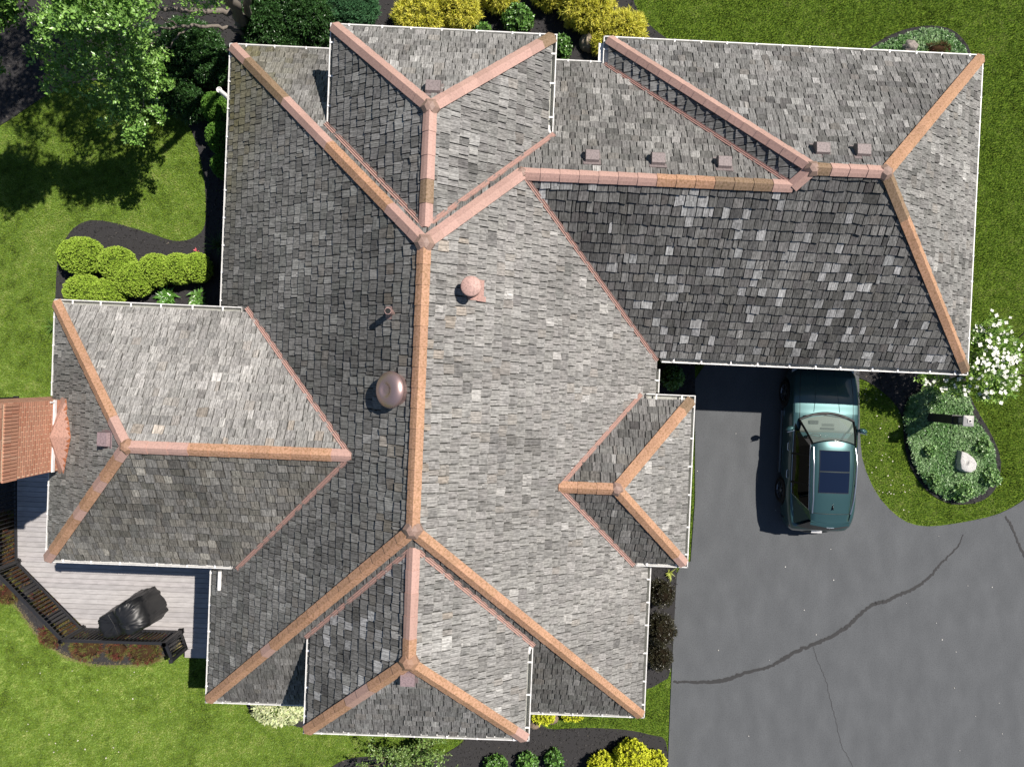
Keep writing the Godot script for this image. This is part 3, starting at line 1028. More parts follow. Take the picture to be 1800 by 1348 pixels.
func chimney(house: Node3D) -> void:
	var u0 := -10.70
	var u1 := -9.75
	var v0 := 0.97
	var v1 := 2.52
	var ch := Shape.new()
	ch.box(Transform3D(Basis(), Vector3((u0 + u1) / 2, 3.4, (v0 + v1) / 2)), Vector3(u1 - u0 - 0.02, 6.8, v1 - v0 - 0.02))
	var core := part("chimney", ch, M.mortar, house)
	var top := 5.98
	var others := Shape.new()
	var tone := func() -> Color:
		var r := rng.randf()
		var c := Color(0.52, 0.265, 0.175)
		if r < 0.15: c = Color(0.45, 0.21, 0.135)
		elif r < 0.35: c = Color(0.58, 0.33, 0.23)
		elif r < 0.37: c = Color(0.50, 0.31, 0.22)
		return vary(c, 0.10)
	var variants := []
	for k in 10:
		var st := Shape.new()
		st.box(Transform3D(), Vector3(0.020, 0.049, 0.182), tone.call())
		variants.append(st.mesh(M.brick))
	var stand := []
	for k in 10:
		var st := Shape.new()
		st.box(Transform3D(), Vector3(0.034, 0.196, 0.055), tone.call())
		stand.append(st.mesh(M.brick))
	var course := 0
	var y := 4.02
	while y < top:
		var v := v0 - (0.1 if course % 2 else 0.0)
		while v < v1 - 0.03:
			var a := maxf(v, v0)
			var b := minf(v + 0.192, v1)
			var o := put("brick", variants[rng.randi() % 10], core, Transform3D(Basis.from_scale(Vector3(1, 1, (b - a) / 0.192)), Vector3(u1 - 0.004 + rng.randf_range(-0.002, 0.002), y, (a + b) / 2)))
			o.rotation.x = rng.randf_range(-0.006, 0.006)
			v += 0.203
		y += 0.0685
		course += 1
	for r in 2:
		var v := v0 + 0.01
		while v < v1 - 0.03:
			put("brick", stand[rng.randi() % 10], core, Transform3D(Basis(), Vector3(u1 + 0.006 + 0.010 * r, top + 0.07 + r * 0.217, v + 0.03)))
			v += 0.0715
	# the other three sides, and the upper courses above the picture
	y = 0.1
	course = 0
	while y < 6.75:
		for side in 4:
			if side == 3 and y < 6.45: continue
			var l := (u1 - u0) if side < 2 else (v1 - v0)
			var s := -(0.1 if course % 2 else 0.0)
			while s < l - 0.03:
				var a := maxf(s, 0.0)
				var b := minf(s + 0.192, l)
				var m := (a + b) / 2
				var place: Vector3 = [Vector3(u0 + m, y, v0 + 0.003), Vector3(u0 + m, y, v1 - 0.003), Vector3(u0 + 0.003, y, v0 + m), Vector3(u1 + 0.02, y, v0 + m)][side]
				var size := Vector3(b - a, 0.057, 0.02) if side < 2 else Vector3(0.02, 0.057, b - a)
				others.box(Transform3D(Basis(), place), size, tone.call())
				s += 0.203
		y += 0.0685
		course += 1
	part("bricks", others, M.brick, house).set_meta("kind", "stuff")
	var lid := Shape.new()
	lid.box(Transform3D(Basis(), Vector3((u0 + u1) / 2, 6.84, (v0 + v1) / 2)), Vector3(u1 - u0 + 0.16, 0.08, v1 - v0 + 0.16), Color(0.5, 0.48, 0.45))
	part("chimney_crown", lid, M.stone, house)
	# white strap across the brick, level with the gutter behind it
	var strap := Shape.new()
	strap.box(Transform3D(Basis(), Vector3(u1 + 0.022, 4.80, (v0 + v1) / 2)), Vector3(0.030, 0.075, v1 - v0 + 0.03), Color(0.82, 0.82, 0.82))
	strap.box(Transform3D(Basis(), Vector3(u1 + 0.022, 4.86, v0 + 0.03)), Vector3(0.028, 0.20, 0.035), Color(0.82, 0.82, 0.82))
	part("chimney_strap", strap, M.white_paint, house)
	# copper saddle that sheds water round the brick
	var f := "LW"
	var n := up_of(f) * 0.035
	var at := func(u: float, v: float) -> Vector3: return Vector3(u, high(f, u, v), v) + n
	var vm := (v0 + v1) / 2
	var tip: Vector3 = at.call(-9.25, vm)
	var ridge := Vector3(u1 + 0.02, tip.y, vm)
	var a0: Vector3 = at.call(u1 + 0.02, v0 - 0.08)
	var a1: Vector3 = at.call(u1 + 0.02, v1 + 0.08)
	var b0: Vector3 = at.call(-9.50, v0 - 0.05)
	var b1: Vector3 = at.call(-9.50, v1 + 0.05)
	var st := Shape.new()
	var cop := Color(0.50, 0.295, 0.235)
	var rust := Color(0.36, 0.13, 0.06)
	st.tri(ridge, tip, b0, cop)
	st.tri(ridge, b0, a0, cop)
	st.tri(ridge, b1, tip, cop)
	st.tri(ridge, a1, b1, cop)
	st.tri(a0, Vector3(a0.x, a0.y - 0.3, a0.z), ridge, cop)
	# worn edge, redder, along the lower valleys
	for k in 2:
		var p: Vector3 = b0 if k == 0 else b1
		for i in 7:
			var x := p.lerp(tip, i / 7.0)
			var y2 := p.lerp(tip, (i + 1) / 7.0)
			var inn := x.lerp(ridge, rng.randf_range(0.06, 0.22)) + Vector3.UP * 0.006
			if k == 0: st.tri(x + Vector3.UP * 0.006, inn, y2 + Vector3.UP * 0.006, rust)
			else: st.tri(x + Vector3.UP * 0.006, y2 + Vector3.UP * 0.006, inn, rust)
	part("chimney_saddle", st, M.old_copper, house)

func build_house() -> void:
	set_planes()
	var house := thing("house", "large house under weathered grey cedar shake hip roofs with pink copper ridge caps", "house", Vector3.ZERO, -TURN)
	walls(house)
	roof(house)
	caps(house)
	gutters(house)
	roof_fittings(house)
	downspouts(house)
	chimney(house)

# ---------------------------------------------------------------- the plot
var beds := []             # outlines of mulch
var drive := PackedVector2Array()
var deck_plan := PackedVector2Array()

func in_any(p: Vector2, list: Array) -> bool:
	for q in list:
		if Geometry2D.is_point_in_polygon(p, q): return true
	return false

func under_house(p: Vector2) -> bool:
	var l := to_house(Vector3(p.x, 0, p.y))
	for w in [[-6.3, 3.3, -7.1, 7.65], [2.6, 10.8, -7.7, -0.95], [-9.75, -6.31, -0.8, 4.25]]:
		if l.x > w[0] and l.x < w[1] and l.z > w[2] and l.z < w[3]: return true
	return false

func build_ground() -> void:
	var st := Shape.new()
	st.sheet(PackedVector2Array([Vector2(-150, -150), Vector2(150, -150), Vector2(150, 150), Vector2(-150, 150)]), -0.02)
	structure("ground", st, M.soil_grass, "lawn soil under the green grass all round the house", "ground")
	var top_bed := smooth_outline([[-260, 350], [0, 222], [45, 190], [100, 155], [150, 142], [205, 138], [260, 142], [300, 170], [325, 205], [345, 250], [357, 300], [362, 350], [361, 395], [350, 412], [325, 424], [300, 423], [265, 410], [215, 395], [180, 387], [150, 387], [128, 400], [110, 425], [99, 460], [96, 530], [96, 570], [520, 570], [700, 330], [1240, 230], [1240, 110], [1200, 82], [1162, 62], [1128, 30], [1112, 0], [1095, -60], [1090, -260], [-260, -260]])
	var deck_bed := smooth_outline([[-160, 880], [-60, 1000], [0, 1043], [20, 1054], [42, 1084], [62, 1112], [88, 1137], [122, 1157], [165, 1168], [225, 1169], [265, 1163], [298, 1151], [318, 1130], [312, 1090], [150, 1085], [60, 980], [60, 760], [-160, 760]])
	var low_bed := smooth_outline([[560, 1370], [590, 1340], [630, 1329], [668, 1331], [705, 1345], [760, 1336], [795, 1318], [822, 1298], [830, 1240], [930, 1240], [946, 1272], [968, 1283], [1000, 1280], [1050, 1279], [1110, 1283], [1150, 1293], [1172, 1296], [1175, 1348], [1171, 1560], [500, 1560]])
	var shrub_bed := smooth_outline([[430, 1200], [560, 1200], [560, 1272], [535, 1281], [505, 1272], [450, 1262], [430, 1240]])
	var walk_bed := smooth_outline([[1095, 960], [1190, 985], [1189, 1040], [1184, 1120], [1179, 1190], [1160, 1200], [1140, 1212], [1095, 1215]], 0.0, 1)
	var entry_bed := smooth_outline([[1100, 640], [1222, 640], [1222, 720], [1190, 760], [1100, 760]], 0.0, 0)
	var corner_bed := smooth_outline([[1490, 630], [1505, 662], [1530, 672], [1556, 692], [1577, 712], [1588, 738], [1589, 770], [1594, 802], [1608, 836], [1632, 866], [1664, 885], [1700, 888], [1736, 878], [1756, 852], [1761, 820], [1757, 793], [1742, 760], [1722, 728], [1707, 700], [1699, 675], [1694, 630]])
	var back_bed := smooth_outline([[1520, 120], [1528, 84], [1545, 73], [1570, 59], [1600, 49], [1640, 44], [1672, 50], [1692, 66], [1708, 90], [1712, 120]])
	beds = [top_bed, deck_bed, low_bed, shrub_bed, walk_bed, entry_bed, corner_bed, back_bed]
	var names := ["top", "deck", "low", "pale", "walk", "entry", "corner", "back"]
	var where := ["sweeping along the top and left sides of the house", "curved round the corner of the deck", "at the lower edge below the house", "in the narrow strip below the pale variegated shrub", "between the house and the driveway under dark shrubs", "in the shaded notch beside the garage", "round the lamp post at the garage corner", "behind the garage at the top right"]
	for i in beds.size():
		st = Shape.new()
		st.sheet(beds[i], 0.004 + 0.0005 * i)
		structure("mulch_bed", st, M.mulch, "dark mulch bed " + where[i], "mulch bed")
	drive = smooth_outline([[1222, 560], [1510, 560], [1511, 700], [1512, 770], [1517, 815], [1540, 868], [1572, 904], [1602, 922], [1640, 926], [1700, 917], [1750, 906], [1780, 892], [1802, 878], [1860, 830], [2080, 760], [2080, 1600], [1168, 1600], [1174, 1348], [1180, 1200], [1187, 1060], [1191, 992], [1222, 985]], 0.0, 1)
	st = Shape.new()
	st.sheet(drive, 0.010)
	structure("driveway", st, M.asphalt, "grey asphalt driveway with a long dark sealed crack", "driveway")
	# sealed crack, hairline crack, tar streak by the right edge, all thin bands on the asphalt
	band("crack_sealant", [[1184, 1199], [1205, 1199], [1235, 1199], [1262, 1198], [1283, 1193], [1310, 1183], [1340, 1176], [1360, 1169], [1378, 1158], [1395, 1147], [1420, 1137], [1445, 1127], [1470, 1114], [1487, 1104], [1503, 1089], [1520, 1073], [1535, 1063], [1547, 1059], [1557, 1058], [1575, 1048], [1600, 1038], [1622, 1026], [1640, 1009], [1655, 989], [1670, 976], [1684, 962], [1690, 950], [1695, 938]], [0.07, 0.08, 0.10, 0.14, 0.13, 0.11, 0.10, 0.10, 0.13, 0.12, 0.11, 0.12, 0.11, 0.13, 0.12, 0.10, 0.11, 0.13, 0.12, 0.10, 0.11, 0.08, 0.08, 0.07, 0.05, 0.05, 0.03, 0.02], "dark sealed crack winding across the grey driveway", 0.016)
	band("hairline_crack", [[1429, 1135], [1433, 1148], [1441, 1168], [1446, 1182], [1454, 1200], [1457, 1220], [1465, 1248], [1472, 1275], [1477, 1300], [1481, 1314], [1489, 1327], [1500, 1347], [1506, 1370]], [0.012], "hairline crack running down from the sealed crack", 0.015)
	band("tar_streak", [[1768, 908], [1778, 922], [1785, 940], [1792, 958], [1800, 972], [1815, 1000]], [0.05, 0.09, 0.06, 0.07, 0.08], "dark tar streak at the right edge of the driveway", 0.016)
	var bit := Shape.new()
	bit.lump(Transform3D(), Vector3(0.016, 0.010, 0.014), noise(0.3, 7), 0.3, Color.WHITE, 8, 6)
	var bits := []
	var tones := []
	for i in 30:
		var q := gp(rng.randf_range(1195, 1795), rng.randf_range(720, 1345), 0.018)
		if not Geometry2D.is_point_in_polygon(Vector2(q.x, q.z), drive): continue
		bits.append(Transform3D(Basis.from_euler(Vector3(0, rng.randf() * TAU, 0)) * rng.randf_range(0.6, 1.5), q))
		tones.append(vary(Color(0.5, 0.49, 0.46), 0.3))
	tag(scatter("grit", bit.mesh(M.chip), bits, tones, self), "few tiny pale stones strewn on the driveway", "grit")
	# dry straw edge of the deck bed
	var places := []
	var cols := []
	for i in 900:
		var k := rng.randf() * 12.0
		var path := [[0, 1041], [20, 1052], [42, 1082], [62, 1110], [88, 1136], [122, 1156], [165, 1168], [225, 1169], [265, 1163], [298, 1151], [312, 1140], [318, 1130], [319, 1128]]
		var a: Array = path[int(k)]
		var b: Array = path[mini(int(k) + 1, 12)]
		var q := gp(lerpf(a[0], b[0], k - int(k)) + rng.randfn(0, 1.6), lerpf(a[1], b[1], k - int(k)) + rng.randfn(0, 1.6), 0.0)
		places.append(Transform3D(Basis.from_euler(Vector3(0, rng.randf() * TAU, 0)) * 0.7, q))
		cols.append(vary(Color(0.36, 0.29, 0.16), 0.25))
	tag(scatter("straw_edge", tuft_mesh(3, 0.5, 9), places, cols, self), "pale dry grass fringe along the deck bed", "dry grass")
	# chips of bark on the beds
	var chip := Shape.new()
	chip.box(Transform3D(Basis.from_euler(Vector3(0.2, 0, 0.15))), Vector3(0.075, 0.010, 0.026))
	var cm := chip.mesh(M.chip)
	places = []
	cols = []
	for b in beds:
		var lo := Vector2(1e9, 1e9)
		var hi := Vector2(-1e9, -1e9)
		for p in b:
			lo = lo.min(p)
			hi = hi.max(p)
		lo = lo.max(Vector2(-15.5, -11.8))
		hi = hi.min(Vector2(15.5, 12))
		for i in int((hi.x - lo.x) * (hi.y - lo.y) * 130):
			var p := Vector2(rng.randf_range(lo.x, hi.x), rng.randf_range(lo.y, hi.y))
			if not Geometry2D.is_point_in_polygon(p, b) or under_house(p): continue
			places.append(Transform3D(Basis.from_euler(Vector3(rng.randfn(0, 0.3), rng.randf() * TAU, rng.randfn(0, 0.3))) * rng.randf_range(0.35, 1.1), Vector3(p.x, 0.014, p.y)))
			cols.append(vary(srgb(58, 57, 57) if rng.randf() < 0.975 else srgb(98, 92, 85), 0.35))
	tag(scatter("mulch_chips", cm, places, cols, self), "loose dark bark chips covering the mulch beds", "mulch")

func band(called: String, pts: Array, widths: Array, label: String, y: float) -> void:
	var path := []
	for p in pts: path.append(gp(p[0], p[1], y))
	# finer points with a little wander, so the edges are not straight
	var fine := []
	var wide := []
	for i in path.size() - 1:
		for k in 8:
			fine.append(path[i].lerp(path[i + 1], k / 8.0) + Vector3(rng.randfn(0, 0.011), 0, rng.randfn(0, 0.011)))
			var a: float = widths[mini(i, widths.size() - 1)]
			var b: float = widths[mini(i + 1, widths.size() - 1)]
			wide.append(lerpf(a, b, k / 8.0) * rng.randf_range(0.7, 1.08))
	var st := Shape.new()
	var last := []
	for i in fine.size():
		var d: Vector3 = (fine[mini(i + 1, fine.size() - 1)] - fine[maxi(i - 1, 0)]).normalized()
		var side: Vector3 = Vector3(-d.z, 0, d.x) * wide[i] * 0.5
		var now := [fine[i] - side, fine[i] + side]
		if i > 0: st.quad(last[0], last[1], now[1], now[0])
		last = now
	structure(called, st, M.sealant, label, "road repair" if called != "hairline_crack" else "crack")

func tuft_mesh(seed_: int, lean: float, blades := 14) -> ArrayMesh:
	var r := RandomNumberGenerator.new()
	r.seed = seed_
	var st := Shape.new()
	for i in blades:
		var a := r.randf() * TAU
		var at := Vector3(cos(a), 0, sin(a)) * sqrt(r.randf()) * 0.085
		var w := r.randf() * TAU
		var side := Vector3(cos(w), 0, sin(w)) * r.randf_range(0.004, 0.008)
		var tip := at + Vector3(r.randfn(0, lean), 1.0, r.randfn(0, lean)).normalized() * r.randf_range(0.035, 0.075)
		var f := r.randf_range(0.75, 1.25)
		st.tri(at - side, at + side, tip, Color(f * r.randf_range(0.95, 1.1), f, f))
	return st.mesh(M.grass_blade)

func build_grass() -> void:
	var out := beds + [drive, deck_plan]
	var a := gp(-50, -50)
	var b := gp(1850, 1400)
	var big := noise(0.22, 51, 3)
	var mid := noise(0.9, 52, 3)
	var fine := noise(4.0, 53, 2)
	var streak := noise(1.0, 54, 2)
	var places := [[], [], [], []]
	var cols := [[], [], [], []]
	var step := 0.058
	var x := a.x
	while x < b.x:
		var z := a.z
		while z < b.z:
			var p := Vector2(x + rng.randf_range(-0.03, 0.03), z + rng.randf_range(-0.03, 0.03))
			z += step
			if under_house(p) or in_any(p, out): continue
			var left := clampf(-p.x / 12.0, 0.0, 1.0)
			var n := big.get_noise_2dv(p) * 0.6 + mid.get_noise_2dv(p) * 0.9 + fine.get_noise_2dv(p) * 1.1 + fine.get_noise_2d(p.x * 2.6 + 50.0, p.y * 2.6) * 0.7 + streak.get_noise_2d(p.x * 1.2 + p.y * 3.2, p.y * 0.8 - p.x * 0.3) * 0.35
			var col := Color(0.118, 0.205, 0.030).lerp(Color(0.202, 0.310, 0.062), minf(1.0, left * 1.5))
			col = col * (1.0 + 0.70 * n)
			if n > 0.32: col = col.lerp(Color(0.38, 0.38, 0.15), clampf((n - 0.32) * 1.2, 0.0, 0.7))
			var k := rng.randi() % 4
			places[k].append(Transform3D(Basis.from_euler(Vector3(0, rng.randf() * TAU, 0)) * rng.randf_range(0.7, 1.15), Vector3(p.x, -0.02, p.y)))
			cols[k].append(vary(col, 0.24))
		x += step
	var g := Node3D.new()
	g.name = "lawn_grass"
	add_child(g)
	tag(g, "mown green grass covering the lawn on all sides", "grass", "", "stuff")
	var total := 0
	for k in 4:
		total += places[k].size()
		scatter("grass_blades", tuft_mesh(60 + k, 0.55), places[k], cols[k], g)
	print("tufts ", total)
	# fallen petals
	var st := Shape.new()
	st.box(Transform3D(), Vector3(0.045, 0.006, 0.030))
	var pl := []
	var pc := []
	for i in 120:
		var q := gp(rng.randf_range(0, 330), rng.randf_range(1050, 1345), 0.055) if i % 2 else gp(rng.randf_range(1512, 1600), rng.randf_range(680, 915), 0.055)
		if in_any(Vector2(q.x, q.z), out): continue
		pl.append(Transform3D(Basis.from_euler(Vector3(rng.randf() * 0.4, rng.randf() * TAU, 0)) * rng.randf_range(0.3, 0.9), q))
		pc.append(vary(Color(0.62, 0.58, 0.48), 0.2))
	tag(scatter("fallen_petals", st.mesh(M.chip), pl, pc, self), "tiny pale petals scattered on the lawn", "petals")

# ---------------------------------------------------------------- the deck
func build_deck() -> void:
	deck_plan = outline([[29.4, 780], [29.4, 985], [147, 1103], [319, 1108], [330, 1140], [420, 1143], [420, 900], [160, 780]], DECK)
	var local := PackedVector2Array()
	for p in deck_plan:
		var l := to_house(Vector3(p.x, 0, p.y))
		local.append(Vector2(l.x, l.z))
	var deck := thing("deck", "pale grey plank deck round the left wing of the house", "deck", Vector3.ZERO, -TURN)
	var st := Shape.new()
	var inner := Geometry2D.offset_polygon(local, -0.05)[0]
	st.block(inner, func(_u, _v): return DECK - 0.035, func(_u, _v): return 0.02, Color(0.06, 0.06, 0.06), Color(0.40, 0.39, 0.38))
	part("frame", st, M.board, deck)
	var lo := 1e9
	var hi := -1e9
	for p in local:
		lo = minf(lo, p.y)
		hi = maxf(hi, p.y)
	var v := lo
	while v < hi:
		var strip := PackedVector2Array([Vector2(-30, v + 0.003), Vector2(30, v + 0.003), Vector2(30, v + 0.134), Vector2(-30, v + 0.134)])
		for piece in Geometry2D.intersect_polygons(local, strip):
			if area_of(piece) < 0.01: continue
			st = Shape.new()
			var col := Color(0.405, 0.388, 0.385) * rng.randf_range(0.90, 1.08)
			var y := DECK + rng.randf_range(-0.002, 0.002)
			st.block(piece, func(_u, _v): return y, func(_u, _v): return DECK - 0.03, col, col * 0.8)
			part("plank", st, M.board, deck)
		v += 0.1395
	# posts stand at the foot points; each run is a railing of its own
	var p := [gp(29, 838, DECK), gp(32, 986, DECK), gp(146, 1103, DECK), gp(319, 1108, DECK), gp(330, 1136, DECK - 0.17)]
	railing(gp(29, 700, DECK), p[1], "black deck railing running up the left edge behind the chimney", 0.115)
	railing(p[1], p[2], "black deck railing slanting across the corner of the deck", 0.112)
	railing(p[2], p[3], "black deck railing behind the covered grill", 0.105)
	railing(p[3], p[4], "short black railing beside the deck step", 0.10)
	st = Shape.new()
	var q := gp(348, 1147, 0.3)
	st.box(Transform3D(Basis.from_euler(Vector3(0, -TURN, 0)), Vector3(q.x, 0.28, q.z)), Vector3(0.75, 0.06, 0.30), Color(0.40, 0.37, 0.36))
	st.box(Transform3D(Basis.from_euler(Vector3(0, -TURN, 0)), Vector3(q.x, 0.13, q.z)), Vector3(0.70, 0.24, 0.24), Color(0.30, 0.28, 0.27))
	tag(put("deck_step", st.mesh(M.board), self), "single grey step down from the deck to the lawn", "step")

func railing(a: Vector3, b: Vector3, label: String, gap: float) -> void:
	var t := thing("deck_railing", label, "railing", Vector3(a.x, 0, a.z), 0.0, "black railings round the deck")
	var o := Vector3(a.x, 0, a.z)
	var p := a - o
	var q := b - o
	var dir := Vector3(q.x - p.x, 0, q.z - p.z).normalized()
	for e in [p, q]:
		var st := Shape.new()
		var at := Transform3D(Basis(dir, Vector3.UP, dir.cross(Vector3.UP)), Vector3.ZERO)
		var y0: float = e.y
		st.box(at.translated(e + Vector3.UP * 0.51), Vector3(0.085, 1.02, 0.085))
		st.box(at.translated(e + Vector3.UP * 1.035), Vector3(0.11, 0.03, 0.11))
		st.box(at.translated(e + Vector3.UP * 0.03), Vector3(0.13, 0.06, 0.13))
		if is_equal_approx(y0, q.y) or e == p: pass
		part("post", st, M.black_metal, t)
	var st := Shape.new()
	st.bar(p + Vector3.UP * 0.96, q + Vector3.UP * 0.96, 0.075, 0.045)
	part("top_rail", st, M.black_metal, t)
	st = Shape.new()
	st.bar(p + Vector3.UP * 0.11, q + Vector3.UP * 0.11, 0.045, 0.045)
	part("bottom_rail", st, M.black_metal, t)
	var count := maxi(2, roundi(p.distance_to(q) / gap))
	var bal := Shape.new()
	bal.box(Transform3D(Basis.from_euler(Vector3(0, atan2(-dir.z, dir.x), 0))), Vector3(0.024, 0.83, 0.024))
	var mesh := bal.mesh(M.black_metal)
	for i in range(1, count):
		put("baluster", mesh, t, Transform3D(Basis(), p.lerp(q, float(i) / count) + Vector3.UP * 0.53))

# a tarpaulin cover drawn over a barbecue: a low block with a taller rounded hump behind it
func build_grill() -> void:
	var at := gp(243, 1072, DECK)
	var t := thing("covered_grill", "barbecue grill under a creased black cover on the deck", "grill", at, 0.42)
	var fold := noise(0.9, 71, 3)
	var crease := noise(1.5, 72, 2)
	crease.fractal_type = FastNoiseLite.FRACTAL_RIDGED
	var rows := []
	var n := 120
	var levels := [[0.0, 1.03], [0.12, 1.02], [0.35, 1.0], [0.6, 0.98], [0.7, 0.975], [0.8, 0.965], [0.88, 0.955], [0.94, 0.93], [0.98, 0.86], [0.995, 0.78], [1.0, 0.66], [1.005, 0.5], [1.01, 0.4], [1.01, 0.3], [1.01, 0.12], [1.01, 0.0]]
	for l in levels:
		var ring := PackedVector3Array()
		for k in n + 1:
			var w := TAU * (k % n) / n
			var e := 0.5
			var c := signf(cos(w)) * pow(absf(cos(w)), e)
			var s := signf(sin(w)) * pow(absf(sin(w)), e)
			var x: float = 0.74 * c * l[1]
			var z: float = 0.36 * s * l[1]
			# the hood rises over the right half, the side shelf on the left is lower
			var lift := 0.80 + 0.34 * smoothstep(-0.20, 0.16, x) - 0.12 * smoothstep(0.35, 0.75, x)
			if x > -0.1: z *= 1.0 + 0.28 * smoothstep(-0.1, 0.25, x)
			var pleat: float = 1.0 + 0.022 * (1.0 - l[0] * 0.5) * sin(w * 13.0 + 2.0 * sin(w * 3.0)) * (1.0 if l[0] < 0.9 else 0.3) + 0.05 * fold.get_noise_3d(cos(w) * 3.0, l[0] * 2.0, sin(w) * 3.0)
			ring.append(Vector3(x * pleat, l[0] * lift + 0.03 * fold.get_noise_3d(x * 4.0, 9.0, z * 4.0), z * pleat))
		rows.append(ring)
	for r in rows:
		for i in r.size():
			var p: Vector3 = r[i]
			var wob := fold.get_noise_3d(p.x * 2.0, p.y * 2.0, p.z * 2.0)
			var run := pow(1.0 - absf(sin((p.x * 0.9 + p.z * 1.5) * 7.0 + 5.0 * wob)), 4.0)
			var side := pow(1.0 - absf(sin(atan2(p.z, p.x) * 8.0 + 4.0 * wob + p.y * 2.0)), 3.0)
			var c := crease.get_noise_3d(p.x * 1.3 + p.z, p.y * 1.1, p.z * 1.6 - p.x * 0.5) * 0.018
			r[i] = p + Vector3(p.x, 0, p.z) * (c + 0.05 * side * (1.0 if p.y < 0.95 else 0.2)) + Vector3.UP * ((0.04 * run + c) if p.y > 0.72 else 0.0)
	var st := Shape.new()
	st.grid(rows)
	part("cover", st, M.cover_vinyl, t)
	# seams sewn over the top
	for s in [[[-0.70, 0.78, 0.32], [-0.2, 0.82, 0.32], [0.04, 1.08, 0.33]], [[0.04, 1.08, 0.33], [0.06, 0.5, 0.41], [0.06, 0.05, 0.42]], [[-0.28, 0.85, -0.30], [-0.24, 0.86, 0.0], [-0.28, 0.82, 0.32]]]:
		st = Shape.new()
		var path := []
		for p in s: path.append(Vector3(p[0], p[1], p[2]))
		st.tube(path, [0.006], 6)
		part("seam", st, M.cover_vinyl, t)
	for x in [-0.5, 0.5]:
		for z in [-0.22, 0.22]:
			st = Shape.new()
			st.tube([Vector3(x, 0.0, z), Vector3(x, 0.2, z)], [0.03], 8)
			part("leg", st, M.black_metal, t)

# ---------------------------------------------------------------- lamp post and boulders
func build_lamp() -> void:
	var t := thing("lamp_post", "square dark lamp post with a pale cap in the planted bed", "lamp post", gp(1632, 733), -0.06)
	var st := Shape.new()
	st.box(Transform3D(Basis(), Vector3(0, 0.63, 0)), Vector3(0.235, 1.26, 0.235))
	st.box(Transform3D(Basis(), Vector3(0, 0.06, 0)), Vector3(0.27, 0.12, 0.27))
	part("post", st, M.post_paint, t)
	st = Shape.new()
	st.box(Transform3D(Basis(), Vector3(0, 1.28, 0)), Vector3(0.262, 0.04, 0.262))
	st.box(Transform3D(Basis(), Vector3(0, 1.40, 0)), Vector3(0.21, 0.20, 0.21))
	part("collar", st, M.post_paint, t)
	st = Shape.new()
	st.box(Transform3D(Basis(), Vector3(0, 1.62, 0)), Vector3(0.17, 0.26, 0.17))
	part("lantern_glass", st, M.frosted, t)
	for x in [-1, 1]:
		for z in [-1, 1]:
			st = Shape.new()
			st.box(Transform3D(Basis(), Vector3(0.095 * x, 1.62, 0.095 * z)), Vector3(0.026, 0.27, 0.026))
			part("lantern_bar", st, M.post_paint, t)
	st = Shape.new()
	var rows := []
	for l in [[0.145, 1.752], [0.145, 1.785], [0.138, 1.795], [0.055, 1.835], [0.05, 1.85], [0.0, 1.852]]:
		var ring := PackedVector3Array()
		for k in 5:
			var c: Vector2 = [Vector2(1, -1), Vector2(-1, -1), Vector2(-1, 1), Vector2(1, 1)][k % 4]
			ring.append(Vector3(c.x * l[0], l[1], c.y * l[0]))
		rows.append(ring)
	st.grid(rows, Color.WHITE, false, false)
	part("cap", st, M.cap_metal, t)
	st = Shape.new()
	st.lathe([Vector2(0.022, 1.845), Vector2(0.022, 1.87), Vector2(0.014, 1.885), Vector2(0.001, 1.888)], Transform3D(), 12)
	part("finial", st, M.black_metal, t)

func boulder(label: String, px: float, py: float, r: Vector3, turn: float, col: Color, amp := 0.25, seed_ := 1) -> void:
	var at := gp(px, py, r.y * 0.5)
	at.y = 0.0
	var nz := noise(0.11, 80 + seed_, 3)
	var st := Shape.new()
	st.lump(Transform3D(Basis(), Vector3(seed_ * 3.0, 0, 0)), r, nz, amp, col, 26, 16, -0.4)
	for i in st.v.size(): st.v[i] -= Vector3(seed_ * 3.0, 0, 0)
	var o := put("boulder", st.mesh(M.stone), self, Transform3D(Basis.from_euler(Vector3(0, turn, 0)), at))
	tag(o, label, "boulder")

